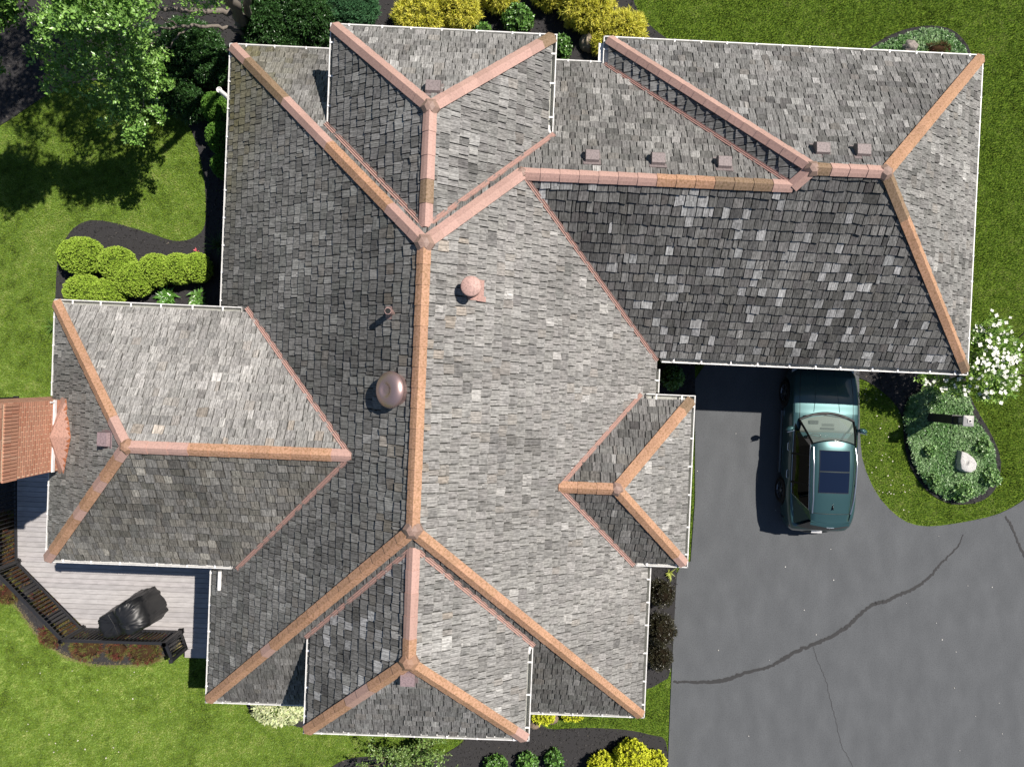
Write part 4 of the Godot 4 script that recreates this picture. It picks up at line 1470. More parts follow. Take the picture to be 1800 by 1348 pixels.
func build_stones() -> void:
	# the pale one is a split stone: a flat slanting top and steep sides
	var at := gp(1688, 811)
	var nz := noise(0.35, 90, 3)
	var plan := [Vector2(-0.16, -0.33), Vector2(0.02, -0.27), Vector2(0.22, -0.12), Vector2(0.30, 0.04), Vector2(0.27, 0.19), Vector2(0.10, 0.28), Vector2(-0.08, 0.25), Vector2(-0.20, 0.17), Vector2(-0.22, -0.05)]
	var rows := []
	for l in [[1.12, 0.0], [1.06, 0.55], [1.0, 0.90], [0.93, 0.985], [0.6, 1.0], [0.0, 1.02]]:
		var ring := PackedVector3Array()
		for k in plan.size() * 3 + 1:
			var i := (k / 3) % plan.size()
			var p: Vector2 = plan[i].lerp(plan[(i + 1) % plan.size()], (k % 3) / 3.0)
			var h := 0.36 - 0.10 * p.x + 0.06 * p.y
			ring.append(Vector3(p.x * l[0], h * l[1] + 0.02 * nz.get_noise_2d(p.x * l[0] * 9.0, p.y * l[0] * 9.0), -p.y * l[0]))
		rows.append(ring)
	for r in rows:
		for i in r.size(): r[i].z = -r[i].z
	var st := Shape.new()
	st.grid(rows, Color(0.62, 0.61, 0.59), true)
	tag(put("boulder", st.mesh(M.stone), self, Transform3D(Basis(), at)), "pale flat-topped boulder in the groundcover below the lamp post", "boulder")
	boulder("tan boulder on dark mulch between gold shrub and garage corner", 1033, 72, Vector3(0.20, 0.38, 0.27), 0.4, Color(0.40, 0.34, 0.25), 0.3, 2)
	boulder("grey boulder in groundcover behind the garage roof", 1600, 83, Vector3(0.26, 0.34, 0.22), 0.2, Color(0.36, 0.31, 0.28), 0.25, 3)
	boulder("brown edging stone beside yellow leaves under the lower eave", 972, 1266, Vector3(0.17, 0.14, 0.13), 0.5, Color(0.24, 0.17, 0.13), 0.2, 4)
	boulder("brown edging stone against the corner of the lower roof", 940, 1276, Vector3(0.17, 0.13, 0.12), 0.1, Color(0.25, 0.19, 0.14), 0.2, 5)

# ---------------------------------------------------------------- the car
func ramp(table: Array, z: float) -> Array:
	if z <= table[0][0]: return table[0]
	for i in table.size() - 1:
		if z <= table[i + 1][0]:
			var f: float = (z - table[i][0]) / (table[i + 1][0] - table[i][0])
			var r := []
			for k in table[i].size():
				var y0: float = table[maxi(i - 1, 0)][k]
				var y1: float = table[i][k]
				var y2: float = table[i + 1][k]
				var y3: float = table[mini(i + 2, table.size() - 1)][k]
				r.append(lerpf(y1, y2, f) if k == 0 else clampf(cubic_interpolate(y1, y2, y0, y3, f), minf(y1, y2) - 0.01, maxf(y1, y2) + 0.01))
			return r
	return table[table.size() - 1]

# z, half width, top at the middle, shoulder, underside
const HULL := [[-2.24, 0.55, 0.60, 0.56, 0.34], [-2.20, 0.70, 0.70, 0.62, 0.26], [-2.10, 0.82, 0.80, 0.69, 0.22], [-1.90, 0.905, 0.89, 0.79, 0.21], [-1.39, 0.945, 0.975, 0.90, 0.21], [-0.95, 0.95, 1.02, 0.955, 0.21], [-0.68, 0.95, 1.035, 0.965, 0.21], [0.2, 0.945, 1.0, 0.975, 0.21], [1.0, 0.95, 1.0, 0.985, 0.21], [1.6, 0.945, 1.01, 1.0, 0.22], [2.0, 0.91, 1.03, 0.985, 0.26], [2.25, 0.85, 0.99, 0.93, 0.30], [2.40, 0.77, 0.86, 0.80, 0.32], [2.47, 0.66, 0.66, 0.60, 0.36]]

func hull_row(z: float, lift := 0.0) -> PackedVector3Array:
	var r := ramp(HULL, z)
	var arch := 0.0
	for wz in [-1.39, 1.39]:
		var d: float = absf(z - wz)
		if d < 0.43: arch = maxf(arch, 0.36 + sqrt(0.43 * 0.43 - d * d))
	var w: float = r[1]
	var half := [Vector2(w * 0.80, r[4]), Vector2(w - 0.035, r[4] + 0.06), Vector2(w - 0.005, 0.42), Vector2(w, 0.60), Vector2(w - 0.012, lerpf(0.60, r[3], 0.7)), Vector2(w - 0.03, r[3]), Vector2(w - 0.085, r[3] + (r[2] - r[3]) * 0.45), Vector2(w * 0.78, r[3] + (r[2] - r[3]) * 0.72), Vector2(w * 0.45, r[2] - 0.008), Vector2(0.0, r[2])]
	var out := PackedVector3Array()
	for k in half.size() * 2 - 1:
		var i := k if k < half.size() else half.size() * 2 - 2 - k
		var p: Vector2 = half[i]
		if i < 5: p.y = maxf(p.y, minf(arch, r[3] - 0.05 + 0.01 * i))
		var s := -1.0 if k < half.size() else 1.0
		out.append(Vector3(s * (p.x + (lift if i < 7 else 0.0)), p.y + (lift if i >= 6 else 0.0), z))
	return out

func hull_patch(z0: float, z1: float, c0: int, c1: int, lift: float, steps := 10) -> Shape:
	var rows := []
	for i in steps + 1:
		var row := hull_row(lerpf(z0, z1, float(i) / steps), lift)
		rows.append(row.slice(c0, c1 + 1))
	var st := Shape.new()
	st.grid(rows)
	return st

func build_car() -> void:
	var mid := gp(1377, 778, 0.35)
	var t := thing("parked_car", "dark teal green estate car parked nose-in under the garage eave", "car", Vector3(mid.x + 0.90, 0.010, mid.z), -0.0385)
	# hull
	var zs := []
	var z := -2.24
	while z < 2.47:
		zs.append(z)
		z += 0.04
	zs.append(2.47)
	var rows := []
	for q in zs: rows.append(hull_row(q))
	var st := Shape.new()
	st.grid(rows)
	var n0 := []
	for end in [0, rows.size() - 1]:
		for k in range(0, 9):
			var r: PackedVector3Array = rows[end]
			st.quad(r[k], r[k + 1], r[17 - k], r[18 - k])
	part("body", st, M.car_paint, t)
	st = Shape.new()
	st.box(Transform3D(Basis(), Vector3(0, 0.33, 0)), Vector3(1.5, 0.20, 3.9))
	for wz in [-1.39, 1.39]: st.box(Transform3D(Basis(), Vector3(0, 0.55, wz)), Vector3(1.66, 0.5, 0.9))
	part("underbody", st, M.black_plastic, t)
	part("hood", hull_patch(-2.0, -0.86, 6, 12, 0.006, 20), M.car_paint, t)
	for s in [-1, 1]:
		st = Shape.new()
		var path := []
		for i in 12:
			var f := i / 11.0
			var zz := lerpf(-2.0, -0.9, f)
			var r := ramp(HULL, zz)
			path.append(Vector3(s * lerpf(0.24, 0.36, f), r[2] + 0.002, zz))
		st.tube(path, [0.008], 6)
		part("hood_crease", st, M.car_paint, t)
	for s in [[0, 0], [1, 0]]:
		var c0 := 2 if s[0] == 0 else 13
		for d in [[-0.74, 0.26], [0.28, 1.02]]:
			var door := part("door", hull_patch(d[0], d[1], c0, c0 + 3, 0.006, 10), M.car_paint, t)
			var h := Shape.new()
			var x := -0.965 if s[0] == 0 else 0.965
			var hz: float = d[1] - 0.17
			h.tube([Vector3(x * 0.985, 0.86, hz - 0.11), Vector3(x * 1.012, 0.865, hz - 0.08), Vector3(x * 1.012, 0.865, hz + 0.08), Vector3(x * 0.985, 0.86, hz + 0.11)], [0.013], 8)
			part("handle", h, M.chrome, door)
		var x := -1.0 if s[0] == 0 else 1.0
		st = Shape.new()
		st.bar(Vector3(x * 0.962, 0.30, -0.88), Vector3(x * 0.962, 0.30, 0.88), 0.03, 0.06)
		part("sill_trim", st, M.rail_metal if s[0] == 0 else M.black_plastic, t)
	# cabin
	st = Shape.new()
	st.box(Transform3D(Basis(), Vector3(0, 0.985, 0.85)), Vector3(1.62, 0.06, 2.1))
	part("cabin_floor", st, M.cabin_dark, t)
	st = Shape.new()
	var dash := []
	for i in 8:
		var f := i / 7.0
		var row := PackedVector3Array()
		for k in 13:
			var x := lerpf(-0.74, 0.74, k / 12.0)
			var zz := lerpf(-0.80, -0.30, f) + 0.16 * (x / 0.74) * (x / 0.74) * (1.0 - f)
			row.append(Vector3(x, 1.045 + 0.03 * sin(f * PI) - (0.10 if f > 0.99 else 0.0) + 0.035 * exp(-pow((x + 0.36) / 0.16, 2.0)) * smoothstep(0.3, 0.7, f), zz))
		dash.append(row)
	st.grid(dash)
	part("dashboard", st, M.cabin_grey, t)
	st = Shape.new()
	for k in 5: st.box(Transform3D(Basis(), Vector3(0.02, 1.083, -0.585 + k * 0.016)), Vector3(0.34, 0.006, 0.007))
	st.box(Transform3D(Basis(), Vector3(0.0, 1.08, -0.455)), Vector3(0.40, 0.02, 0.055))
	st.box(Transform3D(Basis(), Vector3(-0.38, 1.105, -0.62)), Vector3(0.24, 0.012, 0.10))
	part("dash_vents", st, M.cabin_dark, t)
	st = Shape.new()
	var wheel := []
	for k in 25:
		var w := TAU * k / 24
		wheel.append(Vector3(-0.36, 1.06, -0.20) + Basis.from_euler(Vector3(0.95, 0, 0)) * Vector3(0.185 * cos(w), 0, 0.185 * sin(w)))
	st.tube(wheel, [0.016], 8, Color.WHITE, false)
	st.bar(wheel[0], wheel[12], 0.04, 0.02)
	part("steering_wheel", st, M.cabin_dark, t)
	for x in [-0.37, 0.37]:
		st = Shape.new()
		var nz := noise(0.2, 5)
		st.lump(Transform3D(Basis(), Vector3(x, 1.02, 0.42)), Vector3(0.25, 0.36, 0.14), nz, 0.05, Color.WHITE, 16, 10)
		st.lump(Transform3D(Basis(), Vector3(x, 1.40, 0.47)), Vector3(0.13, 0.10, 0.07), nz, 0.05, Color.WHITE, 12, 8)
		part("seat", st, M.cabin_grey, t)
	# roof, glass and pillars
	var edge := func(zz: float) -> float: return ramp([[-0.2, 0.585], [0.3, 0.615], [1.0, 0.605], [1.6, 0.57], [2.05, 0.53]], zz)[1]
	var crown := func(zz: float) -> float: return ramp([[-0.2, 1.575], [0.0, 1.605], [0.5, 1.645], [1.2, 1.635], [1.8, 1.585], [2.05, 1.545]], zz)[1]
	rows = []
	for i in 31:
		var f := i / 30.0
		var row := PackedVector3Array()
		for k in 17:
			var s := lerpf(-1.0, 1.0, k / 16.0)
			var zz := lerpf(-0.17 + 0.10 * s * s, 2.06 - 0.06 * s * s, f)
			var w: float = edge.call(zz)
			var y: float = crown.call(zz) - 0.075 * pow(absf(s), 2.6) - (0.05 if absf(s) > 0.99 else 0.0)
			row.append(Vector3(s * w, y, zz))
		rows.append(row)
	st = Shape.new()
	st.grid(rows)
	part("roof", st, M.car_paint, t)
	for g in [[0.10, 0.655], [0.675, 1.235]]:
		var gr := []
		for i in 7:
			var row := PackedVector3Array()
			for k in 9:
				var s := lerpf(-1.0, 1.0, k / 8.0)
				var zz: float = lerpf(g[0], g[1], i / 6.0)
				row.append(Vector3(s * 0.405, crown.call(zz) - 0.075 * pow(absf(s * 0.66), 2.6) + 0.010, zz))
			gr.append(row)
		st = Shape.new()
		st.grid(gr)
		var rim := Shape.new()
		part("sunroof_panel", st, M.roof_glass, t)
		for k in [0, 8]:
			var path := []
			for row in gr: path.append(row[k] - Vector3.UP * 0.004)
			rim.tube(path, [0.006], 6)
		rim.tube(Array(gr[0]), [0.006], 6)
		rim.tube(Array(gr[6]), [0.006], 6)
		part("sunroof_frame", rim, M.black_plastic, t)
	for s in [-1.0, 1.0]:
		var path := []
		for i in 15:
			var zz := lerpf(0.02, 1.80, i / 14.0)
			path.append(Vector3(s * (edge.call(zz) - 0.035), crown.call(zz) - 0.055 + 0.075 * minf(1.0, 4.0 * minf(i / 14.0, 1.0 - i / 14.0) + 0.15), zz))
		st = Shape.new()
		st.tube(path, [0.020], 8)
		part("roof_rail", st, M.rail_metal, t)
	var seam := []
	for k in 13:
		var sx := lerpf(-0.5, 0.5, k / 12.0)
		seam.append(Vector3(sx, crown.call(1.80) - 0.075 * pow(absf(sx / 0.55), 2.6) + 0.004, 1.80 + 0.03 * (0.25 - sx * sx)))
	st = Shape.new()
	st.tube(seam, [0.007], 6)
	part("tailgate_seam", st, M.black_plastic, t)
	for s in [1, -1]:
		seam = []
		for k in 14:
			var row := hull_row(lerpf(-2.02, -0.72, k / 13.0), 0.004)
			seam.append(row[7] if s < 0 else row[11])
		st = Shape.new()
		st.tube(seam, [0.008], 6)
		part("hood_seam", st, M.black_plastic, t)
	# windscreen
	rows = []
	for i in 9:
		var f := i / 8.0
		var row := PackedVector3Array()
		for k in 13:
			var s := lerpf(-1.0, 1.0, k / 12.0)
			var a := Vector3(s * 0.75, 1.02 + 0.02 * (1.0 - s * s), -0.86 + 0.20 * s * s)
			var b := Vector3(s * 0.575, 1.575 - 0.055 * s * s, -0.165 + 0.10 * s * s)
			var m := a.lerp(b, f)
			m.y += 0.035 * sin(f * PI)
			row.append(m)
		rows.append(row)
	st = Shape.new()
	st.grid(rows)
	part("windscreen", st, M.clear_glass, t)
	st = Shape.new()
	var cowl := []
	for p in rows[0]: cowl.append(p + Vector3(0, 0.018, -0.02))
	st.tube(cowl, [0.034], 8)
	part("cowl", st, M.black_plastic, t)
	st = Shape.new()
	st.bar(Vector3(-0.62, 1.085, -0.80), Vector3(0.02, 1.092, -0.85), 0.018, 0.014)
	st.bar(Vector3(-0.05, 1.092, -0.83), Vector3(0.60, 1.085, -0.76), 0.018, 0.014)
	part("wipers", st, M.black_plastic, t)
	var top_edge := []
	for p in rows[8]: top_edge.append(p)
	st = Shape.new()
	st.tube(top_edge, [0.020], 8)
	part("windscreen_header", st, M.black_gloss, t)
	for s in [0, 12]:
		var path := []
		for i in 9: path.append(rows[i][s] + Vector3(0.0, 0.004, 0.0))
		st = Shape.new()
		st.tube(path, [0.036, 0.034, 0.032, 0.03], 8)
		part("windscreen_pillar", st, M.black_gloss, t)
	# side glass, left and right
	for s in [-1.0, 1.0]:
		var low := func(zz: float) -> Vector3: return Vector3(s * ramp([[-0.62, 0.86], [0.2, 0.875], [1.2, 0.87], [1.75, 0.82]], zz)[1], 0.985 + 0.02 * (zz + 0.6) / 2.3, zz)
		var hi := func(zz: float) -> Vector3: return Vector3(s * (edge.call(zz) + 0.012), crown.call(zz) - 0.135, zz)
		for w in [["front_window", -0.60, 0.02, 0.24, 0.24], ["rear_window", 0.29, 0.29, 1.02, 1.02], ["quarter_window", 1.07, 1.07, 1.36, 1.72]]:
			var g := []
			for i in 9:
				var f := i / 8.0
				var a: Vector3 = low.call(lerpf(w[1], w[3], f))
				var b: Vector3 = hi.call(lerpf(w[2], w[4], f))
				var row := PackedVector3Array()
				for k in 5:
					var p := a.lerp(b, k / 4.0)
					p.x += s * 0.025 * sin(k / 4.0 * PI)
					row.append(p)
				g.append(row)
			st = Shape.new()
			st.grid(g, Color.WHITE, s > 0.0)
			part(w[0], st, M.dark_glass, t)
		for b in [0.265, 1.045]:
			st = Shape.new()
			var a: Vector3 = low.call(b)
			var c: Vector3 = hi.call(b)
			st.bar(a + Vector3(s * 0.018, 0, 0), c + Vector3(s * 0.004, 0, 0), 0.05, 0.05)
			part("door_pillar", st, M.black_gloss, t)
		# rear roof pillar, body colour
		st = Shape.new()
		var e0: Vector3 = low.call(1.38)
		var e1: Vector3 = hi.call(1.74)
		var e2 := Vector3(s * 0.54, 1.43, 1.98)
		var e3 := Vector3(s * 0.78, 1.0, 2.20)
		st.quad(e0, e1, e2, e3)
		st.quad(e1, Vector3(s * 0.56, 1.51, 1.74), Vector3(s * 0.52, 1.47, 2.0), e2)
		part("rear_pillar", st, M.car_paint, t)
		var path := []
		for i in 14: path.append(low.call(lerpf(-0.66, 1.37, i / 13.0)) + Vector3(s * 0.010, 0.0, 0))
		path.append(hi.call(1.73) + Vector3(s * 0.012, 0.012, 0))
		st = Shape.new()
		st.tube(path, [0.009], 6)
		part("window_trim", st, M.chrome, t)
		path = []
		for i in 12: path.append(hi.call(lerpf(-0.05, 1.73, i / 11.0)) + Vector3(s * 0.010, 0.020, 0))
		st = Shape.new()
		st.tube(path, [0.010], 6)
		part("window_trim", st, M.chrome if s < 0 else M.black_gloss, t)
		# mirror
		var mi := Shape.new()
		mi.lump(Transform3D(Basis.from_euler(Vector3(0, s * -0.25, 0)), Vector3(s * 1.01, 1.06, -0.42)), Vector3(0.125, 0.075, 0.075), noise(0.1, 3), 0.08, Color.WHITE, 16, 10)
		mi.bar(Vector3(s * 0.88, 1.0, -0.42), Vector3(s * 0.96, 1.03, -0.42), 0.07, 0.03)
		var mirror := part("mirror", mi, M.car_paint, t)
		mi = Shape.new()
		mi.box(Transform3D(Basis.from_euler(Vector3(0, s * -0.25, 0)), Vector3(s * 1.01, 1.06, -0.345)), Vector3(0.20, 0.11, 0.012))
		part("mirror_glass", mi, M.chrome, mirror)
	# tailgate
	rows = []
	for i in 6:
		var f := i / 5.0
		var row := PackedVector3Array()
		for k in 9:
			var s := lerpf(-1.0, 1.0, k / 8.0)
			row.append(Vector3(s * lerpf(0.54, 0.72, f), lerpf(1.505, 1.02, f), lerpf(2.10 - 0.06 * s * s, 2.36 - 0.10 * s * s, f)))
		rows.append(row)
	st = Shape.new()
	st.grid(rows, Color.WHITE, true)
	part("rear_screen", st, M.dark_glass, t)
	st = Shape.new()
	st.grid([PackedVector3Array([Vector3(-0.52, 1.49, 2.0), Vector3(0, 1.545, 2.04), Vector3(0.52, 1.49, 2.0)]), PackedVector3Array([Vector3(-0.53, 1.475, 2.13), Vector3(0, 1.525, 2.20), Vector3(0.53, 1.475, 2.13)]), PackedVector3Array([Vector3(-0.52, 1.45, 2.12), Vector3(0, 1.50, 2.19), Vector3(0.52, 1.45, 2.12)])])
	part("spoiler", st, M.car_paint, t)
	st = Shape.new()
	st.bar(Vector3(-0.10, 1.525, 2.19), Vector3(0.10, 1.525, 2.19), 0.014, 0.012)
	part("brake_light", st, M.rail_metal, t)
	rows = []
	for i in 5:
		var row := PackedVector3Array()
		for k in 17:
			var s := lerpf(-1.0, 1.0, k / 16.0)
			row.append(Vector3(s * 0.90, [0.66, 0.64, 0.56, 0.42, 0.34][i], [2.38, 2.50, 2.53, 2.52, 2.46][i] - 0.42 * pow(absf(s), 3.2)))
		rows.append(row)
	st = Shape.new()
	st.grid(rows, Color.WHITE, true)
	part("rear_bumper", st, M.black_gloss, t)
	st = Shape.new()
	st.box(Transform3D(Basis.from_euler(Vector3(0.35, 0, 0)), Vector3(0.02, 0.675, 2.475)), Vector3(0.30, 0.012, 0.085))
	part("number_plate", st, M.plate, t)
	for s in [-1.0, 1.0]:
		st = Shape.new()
		st.lump(Transform3D(Basis(), Vector3(s * 0.66, 0.80, 2.28)), Vector3(0.17, 0.055, 0.10), noise(0.1, 4), 0.05, Color.WHITE, 14, 8)
		part("tail_light", st, M.lamp_red, t)
		st = Shape.new()
		st.lump(Transform3D(Basis.from_euler(Vector3(0, s * -0.5, 0)), Vector3(s * 0.70, 0.68, -2.08)), Vector3(0.20, 0.07, 0.11), noise(0.1, 4), 0.05, Color.WHITE, 14, 8)
		part("headlight", st, M.lamp_clear, t)
	st = Shape.new()
	st.box(Transform3D(Basis(), Vector3(0, 0.50, -2.235)), Vector3(0.95, 0.30, 0.05))
	part("grille", st, M.black_gloss, t)
	st = Shape.new()
	st.grid([PackedVector3Array([Vector3(-0.001, 1.60, 1.50), Vector3(0, 1.60, 1.50), Vector3(0.001, 1.60, 1.50)]), PackedVector3Array([Vector3(-0.022, 1.60, 1.62), Vector3(0, 1.665, 1.64), Vector3(0.022, 1.60, 1.62)]), PackedVector3Array([Vector3(-0.018, 1.585, 1.68), Vector3(0, 1.67, 1.69), Vector3(0.018, 1.585, 1.68)])])
	part("antenna_fin", st, M.black_gloss, t)
	# wheels: one built, three copies
	var first := Node3D.new()
	first.name = "wheel"
	t.add_child(first)
	st = Shape.new()
	var rot := Transform3D(Basis.from_euler(Vector3(0, 0, PI / 2)), Vector3.ZERO)
	st.lathe([Vector2(0.25, -0.11), Vector2(0.335, -0.115), Vector2(0.36, -0.09), Vector2(0.365, 0.0), Vector2(0.36, 0.09), Vector2(0.335, 0.115), Vector2(0.25, 0.11)], rot, 32)
	part("tyre", st, M.tyre, first)
	st = Shape.new()
	st.lathe([Vector2(0.252, 0.10), Vector2(0.235, 0.112), Vector2(0.225, 0.06), Vector2(0.22, -0.10)], rot, 32)
	for k in 5:
		var w := TAU * k / 5.0
		for d in [-0.12, 0.12]:
			st.bar(Vector3(-0.085, 0.04 * sin(w), 0.04 * cos(w)), Vector3(-0.100, 0.235 * sin(w + d), 0.235 * cos(w + d)), 0.035, 0.022)
	st.lathe([Vector2(0.06, 0.07), Vector2(0.055, 0.105), Vector2(0.001, 0.11)], rot, 16)
	part("rim", st, M.rim_metal, first)
	st = Shape.new()
	st.lathe([Vector2(0.22, 0.03), Vector2(0.001, 0.03)], rot, 24)
	part("brake_disc", st, M.black_plastic, first)
	first.position = Vector3(-0.835, 0.36, -1.39)
	for w in [[-0.835, 1.39, 0.0], [0.835, -1.39, PI], [0.835, 1.39, PI]]:
		var c := first.duplicate()
		c.name = "wheel_00%d" % (1 if w[0] < 0 else 2 if w[1] < 0 else 3)
		t.add_child(c)
		c.position = Vector3(w[0], 0.36, w[1])
		c.rotation.y = w[2]

# ---------------------------------------------------------------- plants
# a sprig of leaves growing out of a point along +y
func sprig(key: String, m: Material, leaves: int, length: float, width: float, spread: float, root := 0.0, bend := 0.2) -> ArrayMesh:
	if clumps.has(key): return clumps[key]
	var r := RandomNumberGenerator.new()
	r.seed = hash(key)
	var st := Shape.new()
	for i in leaves:
		var a := r.randf() * TAU
		var e := r.randf_range(0.15, 1.0) * spread
		var dir := Vector3(sin(e) * cos(a), cos(e), sin(e) * sin(a))
		var side := dir.cross(Vector3(r.randfn(0, 1), r.randfn(0, 1), r.randfn(0, 1))).normalized()
		if bend < 0.0: side = dir.cross(Vector3.UP).normalized()      # broad leaves face the sky
		var up := side.cross(dir)
		if up.y < 0.0: up = -up
		var l := length * r.randf_range(0.65, 1.15)
		var w := width * r.randf_range(0.7, 1.15)
		var p0 := dir * root * r.randf() + Vector3(r.randfn(0, 1), r.randfn(0, 1), r.randfn(0, 1)) * length * 0.12
		var p1 := p0 + dir * l * 0.45 + side * w * 0.5
		var p2 := p0 + dir * l - up * absf(bend) * l * 0.5
		var p3 := p0 + dir * l * 0.45 - side * w * 0.5
		var pm := p0 + dir * l * 0.5 - up * w * 0.12
		var f := r.randf_range(0.72, 1.28)
		var col := Color(f * r.randf_range(0.92, 1.12), f, f * r.randf_range(0.8, 1.1))
		st.tri(p0, p1, pm, col)
		st.tri(p1, p2, pm, col)
		st.tri(p2, p3, pm, col)
		st.tri(p3, p0, pm, col)
	clumps[key] = st.mesh(m)
	return clumps[key]

func aligned(up: Vector3, spin: float, size: float, at: Vector3) -> Transform3D:
	var y := up.normalized()
	var x := y.cross(Vector3(0.3, 0.1, 0.9)).normalized()
	return Transform3D(Basis(x, y, x.cross(y)) * Basis.from_euler(Vector3(0, spin, 0)) * size, at)

# kinds of rounded shrub: mesh key, sprigs per square metre, colour, spread of colours, roughness of the outline, inner colour
func kinds() -> Dictionary:
	return {
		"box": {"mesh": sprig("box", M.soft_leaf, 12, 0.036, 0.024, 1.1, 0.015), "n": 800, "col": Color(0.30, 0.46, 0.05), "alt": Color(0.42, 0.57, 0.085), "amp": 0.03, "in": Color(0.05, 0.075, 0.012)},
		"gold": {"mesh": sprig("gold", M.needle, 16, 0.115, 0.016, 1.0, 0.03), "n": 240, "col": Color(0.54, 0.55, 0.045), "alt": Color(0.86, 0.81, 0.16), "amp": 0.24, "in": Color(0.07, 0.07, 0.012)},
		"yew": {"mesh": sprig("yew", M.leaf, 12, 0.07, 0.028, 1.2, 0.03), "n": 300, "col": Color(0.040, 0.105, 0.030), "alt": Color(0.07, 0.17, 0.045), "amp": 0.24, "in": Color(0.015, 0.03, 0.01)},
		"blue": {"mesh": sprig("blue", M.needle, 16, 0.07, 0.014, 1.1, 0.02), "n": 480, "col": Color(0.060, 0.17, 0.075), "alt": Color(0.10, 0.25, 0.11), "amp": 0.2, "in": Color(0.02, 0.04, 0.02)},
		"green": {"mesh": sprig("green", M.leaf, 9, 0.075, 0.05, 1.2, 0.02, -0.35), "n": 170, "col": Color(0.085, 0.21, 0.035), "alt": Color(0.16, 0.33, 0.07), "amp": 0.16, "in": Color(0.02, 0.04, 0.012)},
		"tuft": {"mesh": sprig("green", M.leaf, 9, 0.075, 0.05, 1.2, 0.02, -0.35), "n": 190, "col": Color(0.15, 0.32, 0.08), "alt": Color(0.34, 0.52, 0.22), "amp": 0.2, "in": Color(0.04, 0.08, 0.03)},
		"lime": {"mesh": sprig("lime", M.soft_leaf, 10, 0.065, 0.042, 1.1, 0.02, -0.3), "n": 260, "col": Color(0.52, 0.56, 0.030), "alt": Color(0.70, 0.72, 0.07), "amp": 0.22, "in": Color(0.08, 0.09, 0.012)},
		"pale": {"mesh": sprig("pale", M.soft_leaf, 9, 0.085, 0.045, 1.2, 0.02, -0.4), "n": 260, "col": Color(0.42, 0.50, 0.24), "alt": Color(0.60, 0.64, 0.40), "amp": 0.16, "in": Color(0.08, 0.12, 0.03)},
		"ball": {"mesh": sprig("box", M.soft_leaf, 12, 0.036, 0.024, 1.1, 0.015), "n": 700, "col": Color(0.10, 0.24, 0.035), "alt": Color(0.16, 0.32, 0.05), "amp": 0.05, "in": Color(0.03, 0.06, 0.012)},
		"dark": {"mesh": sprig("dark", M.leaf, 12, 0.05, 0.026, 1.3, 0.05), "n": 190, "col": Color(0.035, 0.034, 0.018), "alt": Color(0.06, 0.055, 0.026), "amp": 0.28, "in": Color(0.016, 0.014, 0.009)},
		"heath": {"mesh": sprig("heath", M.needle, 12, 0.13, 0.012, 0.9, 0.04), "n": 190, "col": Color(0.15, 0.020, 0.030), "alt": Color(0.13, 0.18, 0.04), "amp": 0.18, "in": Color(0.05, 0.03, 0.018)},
	}

func shrub(kind: String, called: String, label: String, category: String, px: float, py: float, rx: float, height: float, rz := 0.0, group := "", turn := 0.0, lift := 0.0) -> void:
	var k: Dictionary = kinds()[kind]
	# the plan radius is read at the height where the shrub is widest
	var mid := gp(px, py, lift + height * 0.55)
	var scale := (H - height * 0.55) / FOCAL
	var r := Vector3(rx * scale, height * 0.55, (rz if rz > 0.0 else rx) * scale)
	var o := thing(called, label, category, Vector3(mid.x, lift, mid.z), turn, group)
	var nz := noise(0.16, rng.randi() % 1000, 3)
	var center := Vector3(0, height * 0.45, 0)
	var st := Shape.new()
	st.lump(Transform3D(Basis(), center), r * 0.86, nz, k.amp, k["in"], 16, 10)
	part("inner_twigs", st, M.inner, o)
	st = Shape.new()
	for i in 5: st.tube([Vector3(rng.randf_range(-0.05, 0.05), 0, rng.randf_range(-0.05, 0.05)), Vector3(rng.randfn(0, 0.3) * r.x, center.y, rng.randfn(0, 0.3) * r.z)], [0.018, 0.010], 5, Color(0.10, 0.075, 0.05), false)
	part("stem", st, M.bark, o)
	var area := 4.0 * PI * pow((pow(r.x * r.y, 1.6) + pow(r.x * r.z, 1.6) + pow(r.y * r.z, 1.6)) / 3.0, 1.0 / 1.6) * 0.8
	var n := int(area * float(k.n))
	var places := []
	var cols := []
	for i in n:
		var y := rng.randf_range(-0.75, 1.0)
		var a := rng.randf() * TAU
		var dir := Vector3(sqrt(1.0 - y * y) * cos(a), y, sqrt(1.0 - y * y) * sin(a))
		var f: float = 1.0 + k.amp * nz.get_noise_3dv(dir * 10.0 + center)
		var depth := rng.randf_range(0.84, 1.0)
		var at := center + dir * r * f * depth
		if at.y < 0.02: at.y = 0.02
		var nn := (dir / r).normalized() + Vector3(rng.randfn(0, 0.35), 0.25 + rng.randfn(0, 0.35), rng.randfn(0, 0.35))
		places.append(aligned(nn, rng.randf() * TAU, rng.randf_range(0.7, 1.15), at))
		var c: Color = k.col
		cols.append(vary(c.lerp(k.alt, rng.randf() * (0.4 + 0.6 * depth)), 0.18))
	scatter("foliage", k.mesh, places, cols, o)

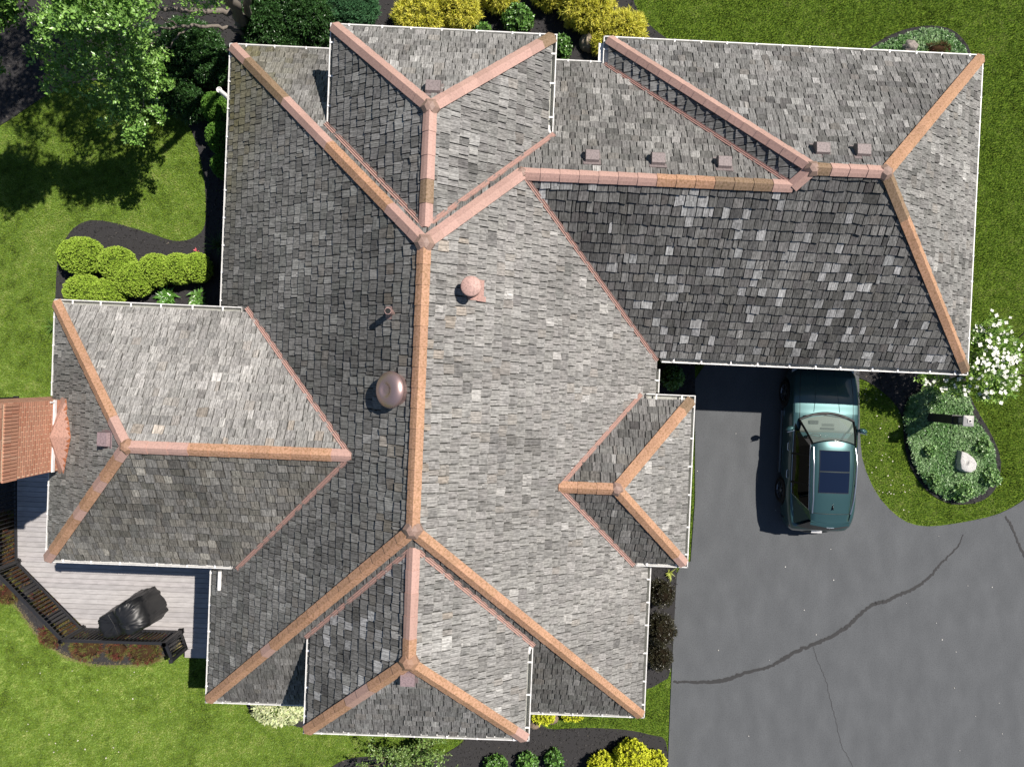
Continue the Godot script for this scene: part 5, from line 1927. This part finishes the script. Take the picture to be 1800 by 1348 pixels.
# a low plant of broad or narrow leaves from one root
func herb(called: String, label: String, category: String, px: float, py: float, leaves: int, length: float, width: float, spread: float, col: Color, at_h := 0.0, group := "") -> void:
	var p := gp(px, py, at_h + length * 0.5)
	var o := thing(called, label, category, Vector3(p.x, at_h, p.z), 0.0, group)
	var st := Shape.new()
	for i in leaves:
		var a := rng.randf() * TAU
		var e := spread * rng.randf_range(0.2, 1.0)
		var dir := Vector3(cos(a), 0, sin(a))
		var side := Vector3(-sin(a), 0, cos(a))
		var l := length * rng.randf_range(0.6, 1.1)
		var w := width * rng.randf_range(0.7, 1.1)
		var c := vary(col, 0.25)
		var prev := []
		var root := Vector3(rng.randfn(0, 1), 0, rng.randfn(0, 1)) * length * (0.32 if width > 0.06 else 0.05)
		for k in 5:
			var f := k / 4.0
			var arc := e * f
			var at := dir * sin(arc) * l * f * 1.2 + Vector3.UP * l * f * cos(arc) * 0.9 + dir * 0.02 + root
			var ww := w * 0.5 * sin(minf(0.15 + f * 0.95, 1.0) * PI)
			var now := [at - side * ww, at + Vector3(0, -ww * 0.3, 0), at + side * ww]
			if k > 0:
				st.quad(prev[0], prev[1], now[1], now[0], c)
				st.quad(prev[1], prev[2], now[2], now[1], c)
			prev = now
	part("leaves", st, M.leaf if width > 0.03 else M.needle, o)

func build_shrubs() -> void:
	var gold := "gold threadleaf shrubs along the top bed"
	shrub("gold", "gold_shrub", "leftmost big gold shrub in the top bed, beside the blue-green one", "shrub", 738, 26, 45, 0.95, 40, gold)
	shrub("gold", "gold_shrub", "second gold shrub from the left in the top bed, overlapping its neighbour", "shrub", 806, 12, 37, 1.0, 34, gold)
	shrub("gold", "gold_shrub", "gold shrub cut by the top border above the round green bush", "shrub", 878, -14, 31, 0.9, 28, gold)
	shrub("gold", "gold_shrub", "gold shrub barely reaching into view left of the largest gold shrub", "shrub", 965, -20, 28, 0.9, 26, gold)
	shrub("gold", "gold_shrub", "largest gold shrub in the top bed, above the tan boulder", "shrub", 1034, 6, 45, 1.1, 42, gold)
	shrub("gold", "gold_shrub", "rightmost gold shrub, spreading to the garage corner", "shrub", 1094, 50, 40, 0.9, 31, gold)
	shrub("gold", "gold_shrub", "small gold shrub tucked between the tan boulder and the garage gutter", "shrub", 1058, 74, 16, 0.6, 17, gold)
	shrub("blue", "blue_shrub", "blue-green needled shrub behind the upper gutter", "shrub", 610, 8, 52, 1.3, 40)
	shrub("green", "green_bush", "round glossy green bush between gold shrubs in the top bed", "shrub", 911, 32, 26, 0.75)
	shrub("green", "green_bush", "small green bush half hidden by the upper gutter", "shrub", 844, 54, 19, 0.4, 13)
	shrub("green", "green_bush", "green bush squeezed between the upper roof corner and the boulder", "shrub", 990, 83, 15, 0.5, 22)
	herb("pale_plant", "small peach-leaved plant left of the leftmost gold shrub", "plant", 690, 27, 18, 0.16, 0.05, 1.3, Color(0.42, 0.33, 0.12))
	# evergreens under the tree
	var yews := "dark green evergreen shrubs under the tree"
	for s in [[275, 95, 52, 1.5, "dark evergreen shrub at the left end of the group beneath the bare limb"], [335, 80, 50, 1.6, "dark evergreen shrub beneath the forked twig of the tree"], [368, 112, 36, 1.3, "dark evergreen shrub pressed against the upper left roof corner"], [300, 150, 46, 1.1, "dark evergreen shrub at the lawn edge below the hanging branch"], [333, 182, 30, 0.8, "lowest dark evergreen shrub, beside the white elbow pipe"], [470, 38, 50, 1.7, "dark evergreen shrub behind the upper left eave, next to the trunk"], [540, 28, 48, 1.8, "dark evergreen shrub between the trunk side and the blue-green shrub"], [500, 70, 42, 1.3, "dark evergreen shrub hugging the upper eave beside the projecting roof"]]:
		shrub("yew", "evergreen_shrub", s[4], "shrub", s[0], s[1], s[2], s[3], s[2] * 0.92, yews)
	# clipped balls in the shade of the west wall
	shrub("ball", "topiary_ball", "clipped green ball below the white elbow pipe", "topiary", 383, 193, 25, 1.5, 27, "clipped balls along the left wall")
	shrub("ball", "topiary_ball", "middle clipped green ball by the left gutter", "topiary", 390, 243, 26, 1.4, 27, "clipped balls along the left wall")
	shrub("ball", "topiary_ball", "lowest clipped green ball by the left gutter", "topiary", 394, 293, 20, 1.2, 21, "clipped balls along the left wall")
	herb("strap_plant", "spiky strap-leaved plant in the shade of the left wall", "plant", 380, 430, 40, 0.55, 0.02, 1.2, Color(0.05, 0.10, 0.03))
	# bright clipped mounds left of the house
	var box := "bright green clipped mounds in the left bed"
	for b in [[140, 449, 41, 0.85, 34, "largest bright clipped mound, at the far left of the left bed"], [203, 463, 33, 0.85, 31, "bright clipped mound just right of the largest one"], [145, 512, 35, 0.8, 31, "bright clipped mound at the lower left, touching the wing's gutter corner"], [188, 515, 30, 0.8, 28, "bright clipped mound wedged between lower left mound and wing gutter"], [235, 490, 35, 0.9, 32, "bright clipped mound in the middle of the wavy hedge"], [272, 474, 30, 0.9, 30, "bright clipped mound where the wavy hedge turns right"], [312, 472, 31, 0.9, 28, "bright clipped mound second from the right end of the hedge"], [345, 470, 24, 0.9, 27, "bright clipped mound at the right end of the wavy hedge"]]:
		shrub("box", "clipped_mound", b[5], "shrub", b[0], b[1], b[2] * 0.96, b[3], b[4] * 0.96, box)
	herb("hosta", "larger broad-leaved plant in shade beneath the wavy hedge", "plant", 290, 520, 90, 0.26, 0.11, 1.5, Color(0.09, 0.22, 0.035))
	herb("hosta", "smaller broad-leaved plant between larger one and house wall", "plant", 346, 522, 50, 0.24, 0.10, 1.5, Color(0.10, 0.22, 0.04))
	herb("flower_head", "tiny pink flower on the mulch at the right end of the hedge", "flower", 345, 440, 8, 0.09, 0.04, 1.2, Color(0.62, 0.14, 0.16))
	herb("grass_clump", "spiky grass clump beside the left wing's wall", "plant", 89, 572, 46, 0.42, 0.014, 1.3, Color(0.08, 0.16, 0.03))
	# below the house
	shrub("pale", "variegated_shrub", "pale cream-green variegated shrub under the lower left eave", "shrub", 492, 1246, 50, 0.75, 28)
	shrub("green", "round_bush", "left of the three small round green bushes on the lower mulch", "shrub", 872, 1350, 20, 0.5, 20, "small round bushes on the lower mulch")
	shrub("green", "round_bush", "middle small round green bush on the lower mulch", "shrub", 928, 1342, 18, 0.5, 17, "small round bushes on the lower mulch")
	shrub("green", "round_bush", "right small round green bush on the lower mulch, with a stray shoot", "shrub", 974, 1338, 15, 0.5, 15, "small round bushes on the lower mulch")
	shrub("green", "leafy_shoot", "stray leafy shoot above the right round bush", "shoot", 973, 1321, 5, 0.3, 5)
	shrub("lime", "yellow_bush", "big bright yellow-green bush at the bottom edge by the driveway", "shrub", 1112, 1338, 31, 0.9, 32, "bright yellow bushes by the driveway")
	shrub("lime", "yellow_bush", "lower left yellow-green bush beside the big one", "shrub", 1062, 1352, 28, 0.7, 25, "bright yellow bushes by the driveway")
	shrub("lime", "yellow_bush", "right yellow-green bush touching the driveway edge", "shrub", 1153, 1346, 19, 0.6, 22, "bright yellow bushes by the driveway")
	shrub("lime", "yellow_edging_plant", "yellow leaves spilling beside the lower roof corner", "plant", 955, 1261, 19, 0.35, 11)
	shrub("lime", "yellow_edging_plant", "thin yellow leaves peeping from under the eave over the grass strip", "plant", 1008, 1259, 20, 0.30, 6)
	sprawl()
	# beside the driveway
	shrub("dark", "dark_shrub", "upper dark purple-brown shrub between the wall and the driveway", "shrub", 1164, 1044, 22, 0.8, 22, "dark shrubs along the driveway")
	shrub("dark", "dark_shrub", "middle and largest dark purple-brown shrub beside the driveway", "shrub", 1163, 1108, 25, 0.9, 27, "dark shrubs along the driveway")
	shrub("dark", "dark_shrub", "lowest dark purple-brown shrub, above the grass strip", "shrub", 1160, 1156, 22, 0.75, 21, "dark shrubs along the driveway")
	herb("lily", "small yellow-green lily by the entry roof corner", "plant", 1179, 1008, 16, 0.26, 0.045, 1.2, Color(0.40, 0.45, 0.10))
	shrub("green", "entry_bush", "dark green bush in the shaded notch beside the garage", "shrub", 1184, 664, 18, 0.9, 20)
	# heathers round the deck
	var heath := "red and green heathers round the deck"
	for h in [[150, 1140, 30, 22, "reddish heather left of centre below the grill railing"], [205, 1143, 20, 17, "smaller reddish heather below the covered grill"], [252, 1147, 32, 22, "large reddish heather near the deck step"], [90, 1118, 22, 20, "reddish heather outside the slanted railing"], [12, 1042, 22, 18, "reddish heather at the left border below the railing bend"], [125, 1108, 28, 18, "heather seen through the slanted railing at its lower end"], [75, 1058, 26, 24, "heather seen through the middle of the slanted railing"], [30, 1010, 26, 22, "heather seen through the upper slanted railing"], [10, 930, 26, 34, "green-tinged heather behind the left railing"], [10, 985, 22, 24, "heather behind the left railing near the bend"], [200, 1118, 26, 10, "heather peeping between the balusters behind the grill"], [270, 1120, 22, 10, "heather peeping between the balusters near the short railing"]]:
		shrub("heath", "heather", h[4], "heather", h[0], h[1], h[2] * 0.84, 0.36, h[3] * 0.84, heath)
	shrub("heath", "red_bush", "low dark red bush in the groundcover behind the garage", "shrub", 1648, 87, 20, 0.35, 9)
	groundcover("low green groundcover filling the bed round lamp post and boulder", [[1600, 700], [1622, 686], [1655, 678], [1690, 672], [1704, 705], [1712, 733], [1733, 763], [1748, 795], [1752, 824], [1745, 848], [1726, 868], [1695, 880], [1666, 876], [1637, 857], [1614, 828], [1602, 795], [1595, 762], [1591, 732]], 8200)
	groundcover("low green groundcover in the rounded bed behind the garage", [[1526, 92], [1545, 80], [1580, 64], [1605, 55], [1640, 50], [1668, 56], [1686, 70], [1700, 92], [1704, 110], [1526, 112]], 2400)
	for b in [[1744, 839, 16, "dense leafy plant at the right edge of the lamp post bed"], [1693, 866, 16, "dense leafy plant at the bottom of the lamp post bed"], [1635, 792, 9, "bright tuft left of the pale boulder"], [1642, 845, 10, "bright leafy tuft at the lower left of the lamp post bed"], [1728, 785, 14, "leafy tuft upper right of the pale boulder"]]:
		shrub("tuft", "bed_plant", b[3], "plant", b[0], b[1], b[2], 0.42, b[2], "leafy plants in the lamp post bed")

func groundcover(label: String, pts: Array, n: int) -> void:
	var plan := outline(pts, 0.12)
	var lo := Vector2(1e9, 1e9)
	var hi := -lo
	for p in plan:
		lo = lo.min(p)
		hi = hi.max(p)
	var mesh := sprig("cover", M.leaf, 7, 0.075, 0.040, 1.35, 0.01, -0.25)
	var places := []
	var cols := []
	var nz := noise(0.8, 77, 3)
	while places.size() < n:
		var p := Vector2(rng.randf_range(lo.x, hi.x), rng.randf_range(lo.y, hi.y))
		if not Geometry2D.is_point_in_polygon(p, plan): continue
		var f := nz.get_noise_2dv(p)
		places.append(aligned(Vector3(rng.randfn(0, 0.35), 1, rng.randfn(0, 0.35)), rng.randf() * TAU, rng.randf_range(0.6, 1.1), Vector3(p.x, 0.06 + rng.randf() * 0.11 + 0.05 * f, p.y)))
		cols.append(vary(Color(0.14, 0.29, 0.085).lerp(Color(0.42, 0.58, 0.31), clampf(rng.randf() * 0.7 + f * 0.6, 0.0, 1.0)), 0.2))
	var o := scatter("groundcover", mesh, places, cols, self)
	tag(o, label, "groundcover")

# an open shrub of long arching shoots
func sprawl() -> void:
	var foot := gp(705, 1318)
	var o := thing("sprawling_shrub", "open sprawling shrub with light green leaves below the lower middle eave", "shrub", foot)
	var mesh := sprig("sprawl", M.leaf, 6, 0.085, 0.045, 1.3, 0.05, -0.3)
	var places := []
	var cols := []
	var st := Shape.new()
	for i in 34:
		var tip := gp(rng.randf_range(625, 790), rng.randf_range(1296, 1362), 1.0) - foot
		tip.y = rng.randf_range(0.5, 1.5)
		var mid := tip * 0.5 + Vector3.UP * 0.35
		st.tube([Vector3(0, 0, 0), mid, tip], [0.012, 0.008, 0.003], 5, Color(0.20, 0.15, 0.10), false)
		for k in 26:
			var f := rng.randf_range(0.35, 1.05)
			var p := Vector3.ZERO.lerp(mid, f).lerp(mid.lerp(tip, f), f) + Vector3(rng.randfn(0, 0.07), rng.randfn(0, 0.05), rng.randfn(0, 0.07))
			places.append(aligned(Vector3(rng.randfn(0, 0.5), 1, rng.randfn(0, 0.5)), rng.randf() * TAU, rng.randf_range(0.6, 1.1), p))
			cols.append(vary(Color(0.15, 0.28, 0.06).lerp(Color(0.30, 0.42, 0.14), rng.randf()), 0.2))
	part("shoot", st, M.bark, o)
	scatter("foliage", mesh, places, cols, o)

# a crown part: leafy sprays in a ball
func crown(places: Array, cols: Array, c: Vector3, r: float, n: int, col: Color, alt: Color, flat := 0.6) -> void:
	for i in n:
		var d := Vector3(rng.randfn(0, 0.5), rng.randfn(0, 0.5) * flat, rng.randfn(0, 0.5))
		if d.length() > 1.15: d = d.normalized() * rng.randf_range(0.5, 1.15)
		places.append(aligned(Vector3(rng.randfn(0, 0.45), 1, rng.randfn(0, 0.45)), rng.randf() * TAU, rng.randf_range(0.65, 1.2), c + d * r))
		cols.append(vary(col.lerp(alt, rng.randf()), 0.2))

func build_trees() -> void:
	var foot := gp(428, 52)
	var t := thing("shade_tree", "leafy tree leaning over the lawn at the upper left, bare limbs by the roof", "tree", foot)
	var limb := func(called: String, pts: Array, r0: float, r1: float) -> void:
		var path := []
		for i in pts.size():
			var p := gp(pts[i][0], pts[i][1], pts[i][2]) - foot
			path.append(p)
		var fine := []
		var radii := []
		for i in path.size() - 1:
			for k in 4:
				var a: Vector3 = path[maxi(i - 1, 0)]
				var d: Vector3 = path[mini(i + 2, path.size() - 1)]
				fine.append(path[i].cubic_interpolate(path[i + 1], a, d, k / 4.0) + Vector3(rng.randfn(0, 0.02), rng.randfn(0, 0.02), rng.randfn(0, 0.02)))
				radii.append(lerpf(r0, r1, (i + k / 4.0) / (path.size() - 1)) * rng.randf_range(0.9, 1.1))
		fine.append(path[path.size() - 1])
		radii.append(r1)
		var st := Shape.new()
		st.tube(fine, radii, 9, Color(0.30, 0.26, 0.22))
		part(called, st, M.bark, t)
	limb.call("trunk", [[430, 55, 0.0], [424, 40, 1.2], [414, 18, 2.4], [402, -6, 3.6], [380, -60, 5.0], [330, -110, 6.4]], 0.16, 0.10)
	limb.call("trunk", [[436, 48, 0.0], [436, 25, 1.5], [434, 0, 3.0], [432, -50, 4.8], [425, -110, 6.2]], 0.10, 0.06)
	limb.call("limb", [[414, 20, 2.3], [380, 19, 2.7], [345, 18, 3.0], [310, 16, 3.3], [268, 14, 3.6], [235, 6, 4.2], [190, -10, 5.0]], 0.075, 0.03)
	limb.call("limb", [[430, 60, 0.9], [412, 52, 1.5], [380, 47, 1.9], [345, 44, 2.2], [315, 46, 2.5], [282, 52, 2.8], [262, 60, 3.1]], 0.055, 0.022)
	limb.call("limb", [[345, 44, 2.2], [320, 55, 2.35], [302, 76, 2.4], [286, 95, 2.5]], 0.028, 0.010)
	limb.call("limb", [[315, 46, 2.5], [290, 35, 2.8], [270, 25, 3.2]], 0.025, 0.012)
	limb.call("limb", [[272, 25, 3.2], [268, 45, 3.1], [262, 62, 3.1]], 0.02, 0.014)
	limb.call("limb", [[282, 52, 2.8], [272, 70, 2.9], [262, 84, 2.95], [257, 105, 3.0], [257, 150, 3.0], [247, 195, 2.9], [240, 235, 2.8]], 0.028, 0.006)
	limb.call("limb", [[257, 110, 3.0], [272, 128, 2.9], [292, 146, 2.8]], 0.012, 0.004)
	limb.call("limb", [[248, 175, 2.95], [258, 190, 2.9], [280, 204, 2.8]], 0.010, 0.004)
	limb.call("limb", [[190, -10, 5.0], [170, 40, 4.6], [180, 100, 4.0], [205, 150, 3.5]], 0.04, 0.01)
	var places := []
	var cols := []
	var col := Color(0.11, 0.25, 0.04)
	var alt := Color(0.27, 0.46, 0.11)
	for c in [[128, 12, 6.0, 44, 70], [195, 8, 5.8, 46, 80], [235, 22, 5.2, 34, 40], [95, 45, 5.2, 30, 30], [150, 72, 4.8, 54, 75], [212, 72, 4.6, 46, 60], [118, 112, 4.2, 34, 28], [190, 128, 4.0, 44, 55], [238, 112, 3.8, 32, 30], [272, 122, 3.0, 20, 14], [214, 163, 3.4, 26, 22], [268, 100, 3.0, 18, 9], [252, 130, 3.0, 16, 9], [285, 145, 2.8, 10, 6], [205, 190, 3.1, 26, 20], [236, 212, 2.9, 20, 18], [240, 243, 2.7, 12, 9], [262, 160, 3.0, 16, 9], [272, 200, 2.8, 12, 7], [180, 222, 2.9, 9, 3], [222, 182, 3.0, 24, 18], [95, 125, 4.0, 14, 6], [70, 90, 4.2, 26, 12], [62, 40, 4.8, 18, 9], [78, 66, 4.6, 14, 7], [84, 150, 3.6, 12, 5], [112, 150, 3.6, 16, 8], [140, 150, 3.6, 20, 12], [165, 172, 3.4, 14, 7], [290, 96, 2.9, 9, 5], [298, 150, 2.8, 7, 4], [250, 228, 2.8, 8, 6], [226, 238, 2.8, 8, 5], [286, 206, 2.8, 6, 4], [205, -8, 4.6, 42, 46], [150, -4, 4.6, 38, 36], [258, -6, 4.4, 30, 26], [330, -28, 4.5, 36, 34], [250, 70, 3.6, 18, 8], [370, 8, 4.0, 20, 8], [345, 30, 3.0, 14, 4],
			[-20, -330, 7.0, 60, 80], [60, -330, 7.2, 60, 80], [-110, -300, 7.0, 60, 80], [140, -310, 7.2, 60, 80], [220, -290, 7.0, 60, 70], [300, -260, 6.6, 56, 60], [360, -255, 6.2, 44, 34], [10, -390, 7.0, 56, 60], [110, -400, 7.0, 56, 60], [0, -180, 6.5, 46, 34], [95, -190, 6.5, 40, 28], [-20, -470, 7.0, 60, 70], [80, -470, 7.0, 60, 70], [-120, -450, 7.0, 60, 70], [130, -55, 6.4, 40, 30]]:
		crown(places, cols, gp(c[0], c[1], c[2]) - foot, c[3] * (H - c[2]) / FOCAL, int(c[4] * 2.4), col, alt)
	scatter("foliage", sprig("shade_spray", M.leaf, 9, 0.10, 0.058, 1.45, 0.13, -0.15), places, cols, t)
	# the neighbour tree whose crown reaches in at the corner
	foot = gp(-40, 60)
	t = thing("corner_tree", "bright green tree crown cut by the upper left corner", "tree", foot)
	var st := Shape.new()
	st.tube([Vector3.ZERO, Vector3(0.05, 2.0, -0.1), Vector3(-0.3, 4.5, -0.6), Vector3(-0.2, 6.5, -0.8)], [0.2, 0.16, 0.12, 0.05], 10, Color(0.15, 0.12, 0.09))
	part("trunk", st, M.bark, t)
	places = []
	cols = []
	for c in [[4, 22, 5.6, 26, 30], [-25, 0, 6.2, 50, 80], [-70, -40, 6.6, 70, 110], [-60, 40, 5.6, 50, 60], [-110, 20, 6.0, 60, 80], [10, -30, 6.4, 40, 50], [-40, -110, 7.0, 70, 100], [-130, -70, 6.8, 70, 90], [-20, 110, 4.6, 26, 14]]:
		crown(places, cols, gp(c[0], c[1], c[2]) - foot, c[3] * (H - c[2]) / FOCAL, int(c[4] * 4.0), Color(0.07, 0.17, 0.03), Color(0.16, 0.30, 0.06))
	scatter("foliage", sprig("tree_spray", M.leaf, 9, 0.115, 0.066, 1.45, 0.10, -0.15), places, cols, t)
	# flowering tree by the garage corner
	foot = gp(1728, 640)
	t = thing("flowering_tree", "small tree covered in white blossoms at the garage corner", "tree", foot)
	st = Shape.new()
	for b in [[0.5, -0.5], [0.4, 0.5], [-0.3, 0.4], [-1.3, 0.5], [0.1, -0.9], [0.8, 0.0]]:
		st.tube([Vector3(0, 0, 0), Vector3(b[0] * 0.3, 0.8, b[1] * 0.3), Vector3(b[0], 1.6, b[1])], [0.05, 0.035, 0.012], 7, Color(0.16, 0.13, 0.10))
	part("trunk", st, M.bark, t)
	places = []
	cols = []
	var blossoms := []
	var bc := []
	for c in [[1742, 600, 2.3, 36, 60], [1762, 640, 2.2, 30, 50], [1730, 645, 2.3, 34, 60], [1755, 680, 2.0, 28, 40], [1720, 590, 2.1, 24, 30], [1782, 615, 2.0, 20, 20], [1725, 690, 1.8, 18, 18], [1690, 678, 1.7, 22, 26], [1655, 672, 1.6, 20, 20], [1625, 668, 1.5, 16, 12], [1700, 640, 1.9, 26, 24], [1775, 660, 1.9, 18, 16], [1750, 570, 1.9, 16, 10]]:
		var at := gp(c[0], c[1], c[2]) - foot
		var r: float = c[3] * (H - c[2]) / FOCAL
		crown(places, cols, at, r, int(c[4] * 3.6), Color(0.17, 0.33, 0.05), Color(0.32, 0.48, 0.11), 0.45)
		var many := int(c[4] * (0.62 if c[0] > 1705 else 0.45))
		for i in many:
			var d := Vector3(rng.randfn(0, 0.45), 0.30 + rng.randf() * 0.35, rng.randfn(0, 0.45))
			blossoms.append(aligned(Vector3(rng.randfn(0, 0.3), 1, rng.randfn(0, 0.3)), rng.randf() * TAU, rng.randf_range(0.7, 1.2), at + d * r))
			bc.append(vary(Color(0.80, 0.81, 0.72), 0.06))
	scatter("foliage", sprig("dogwood", M.leaf, 7, 0.085, 0.042, 1.4, 0.05, -0.3), places, cols, t)
	st = Shape.new()
	for k in 4:
		var w := TAU * k / 4.0
		var d := Vector3(cos(w), 0.12, sin(w))
		var s := Vector3(-sin(w), 0, cos(w))
		st.tri(Vector3.ZERO, d * 0.032 + s * 0.028, d * 0.062)
		st.tri(Vector3.ZERO, d * 0.062, d * 0.032 - s * 0.028)
	scatter("blossom", st.mesh(M.petal), blossoms, bc, t)
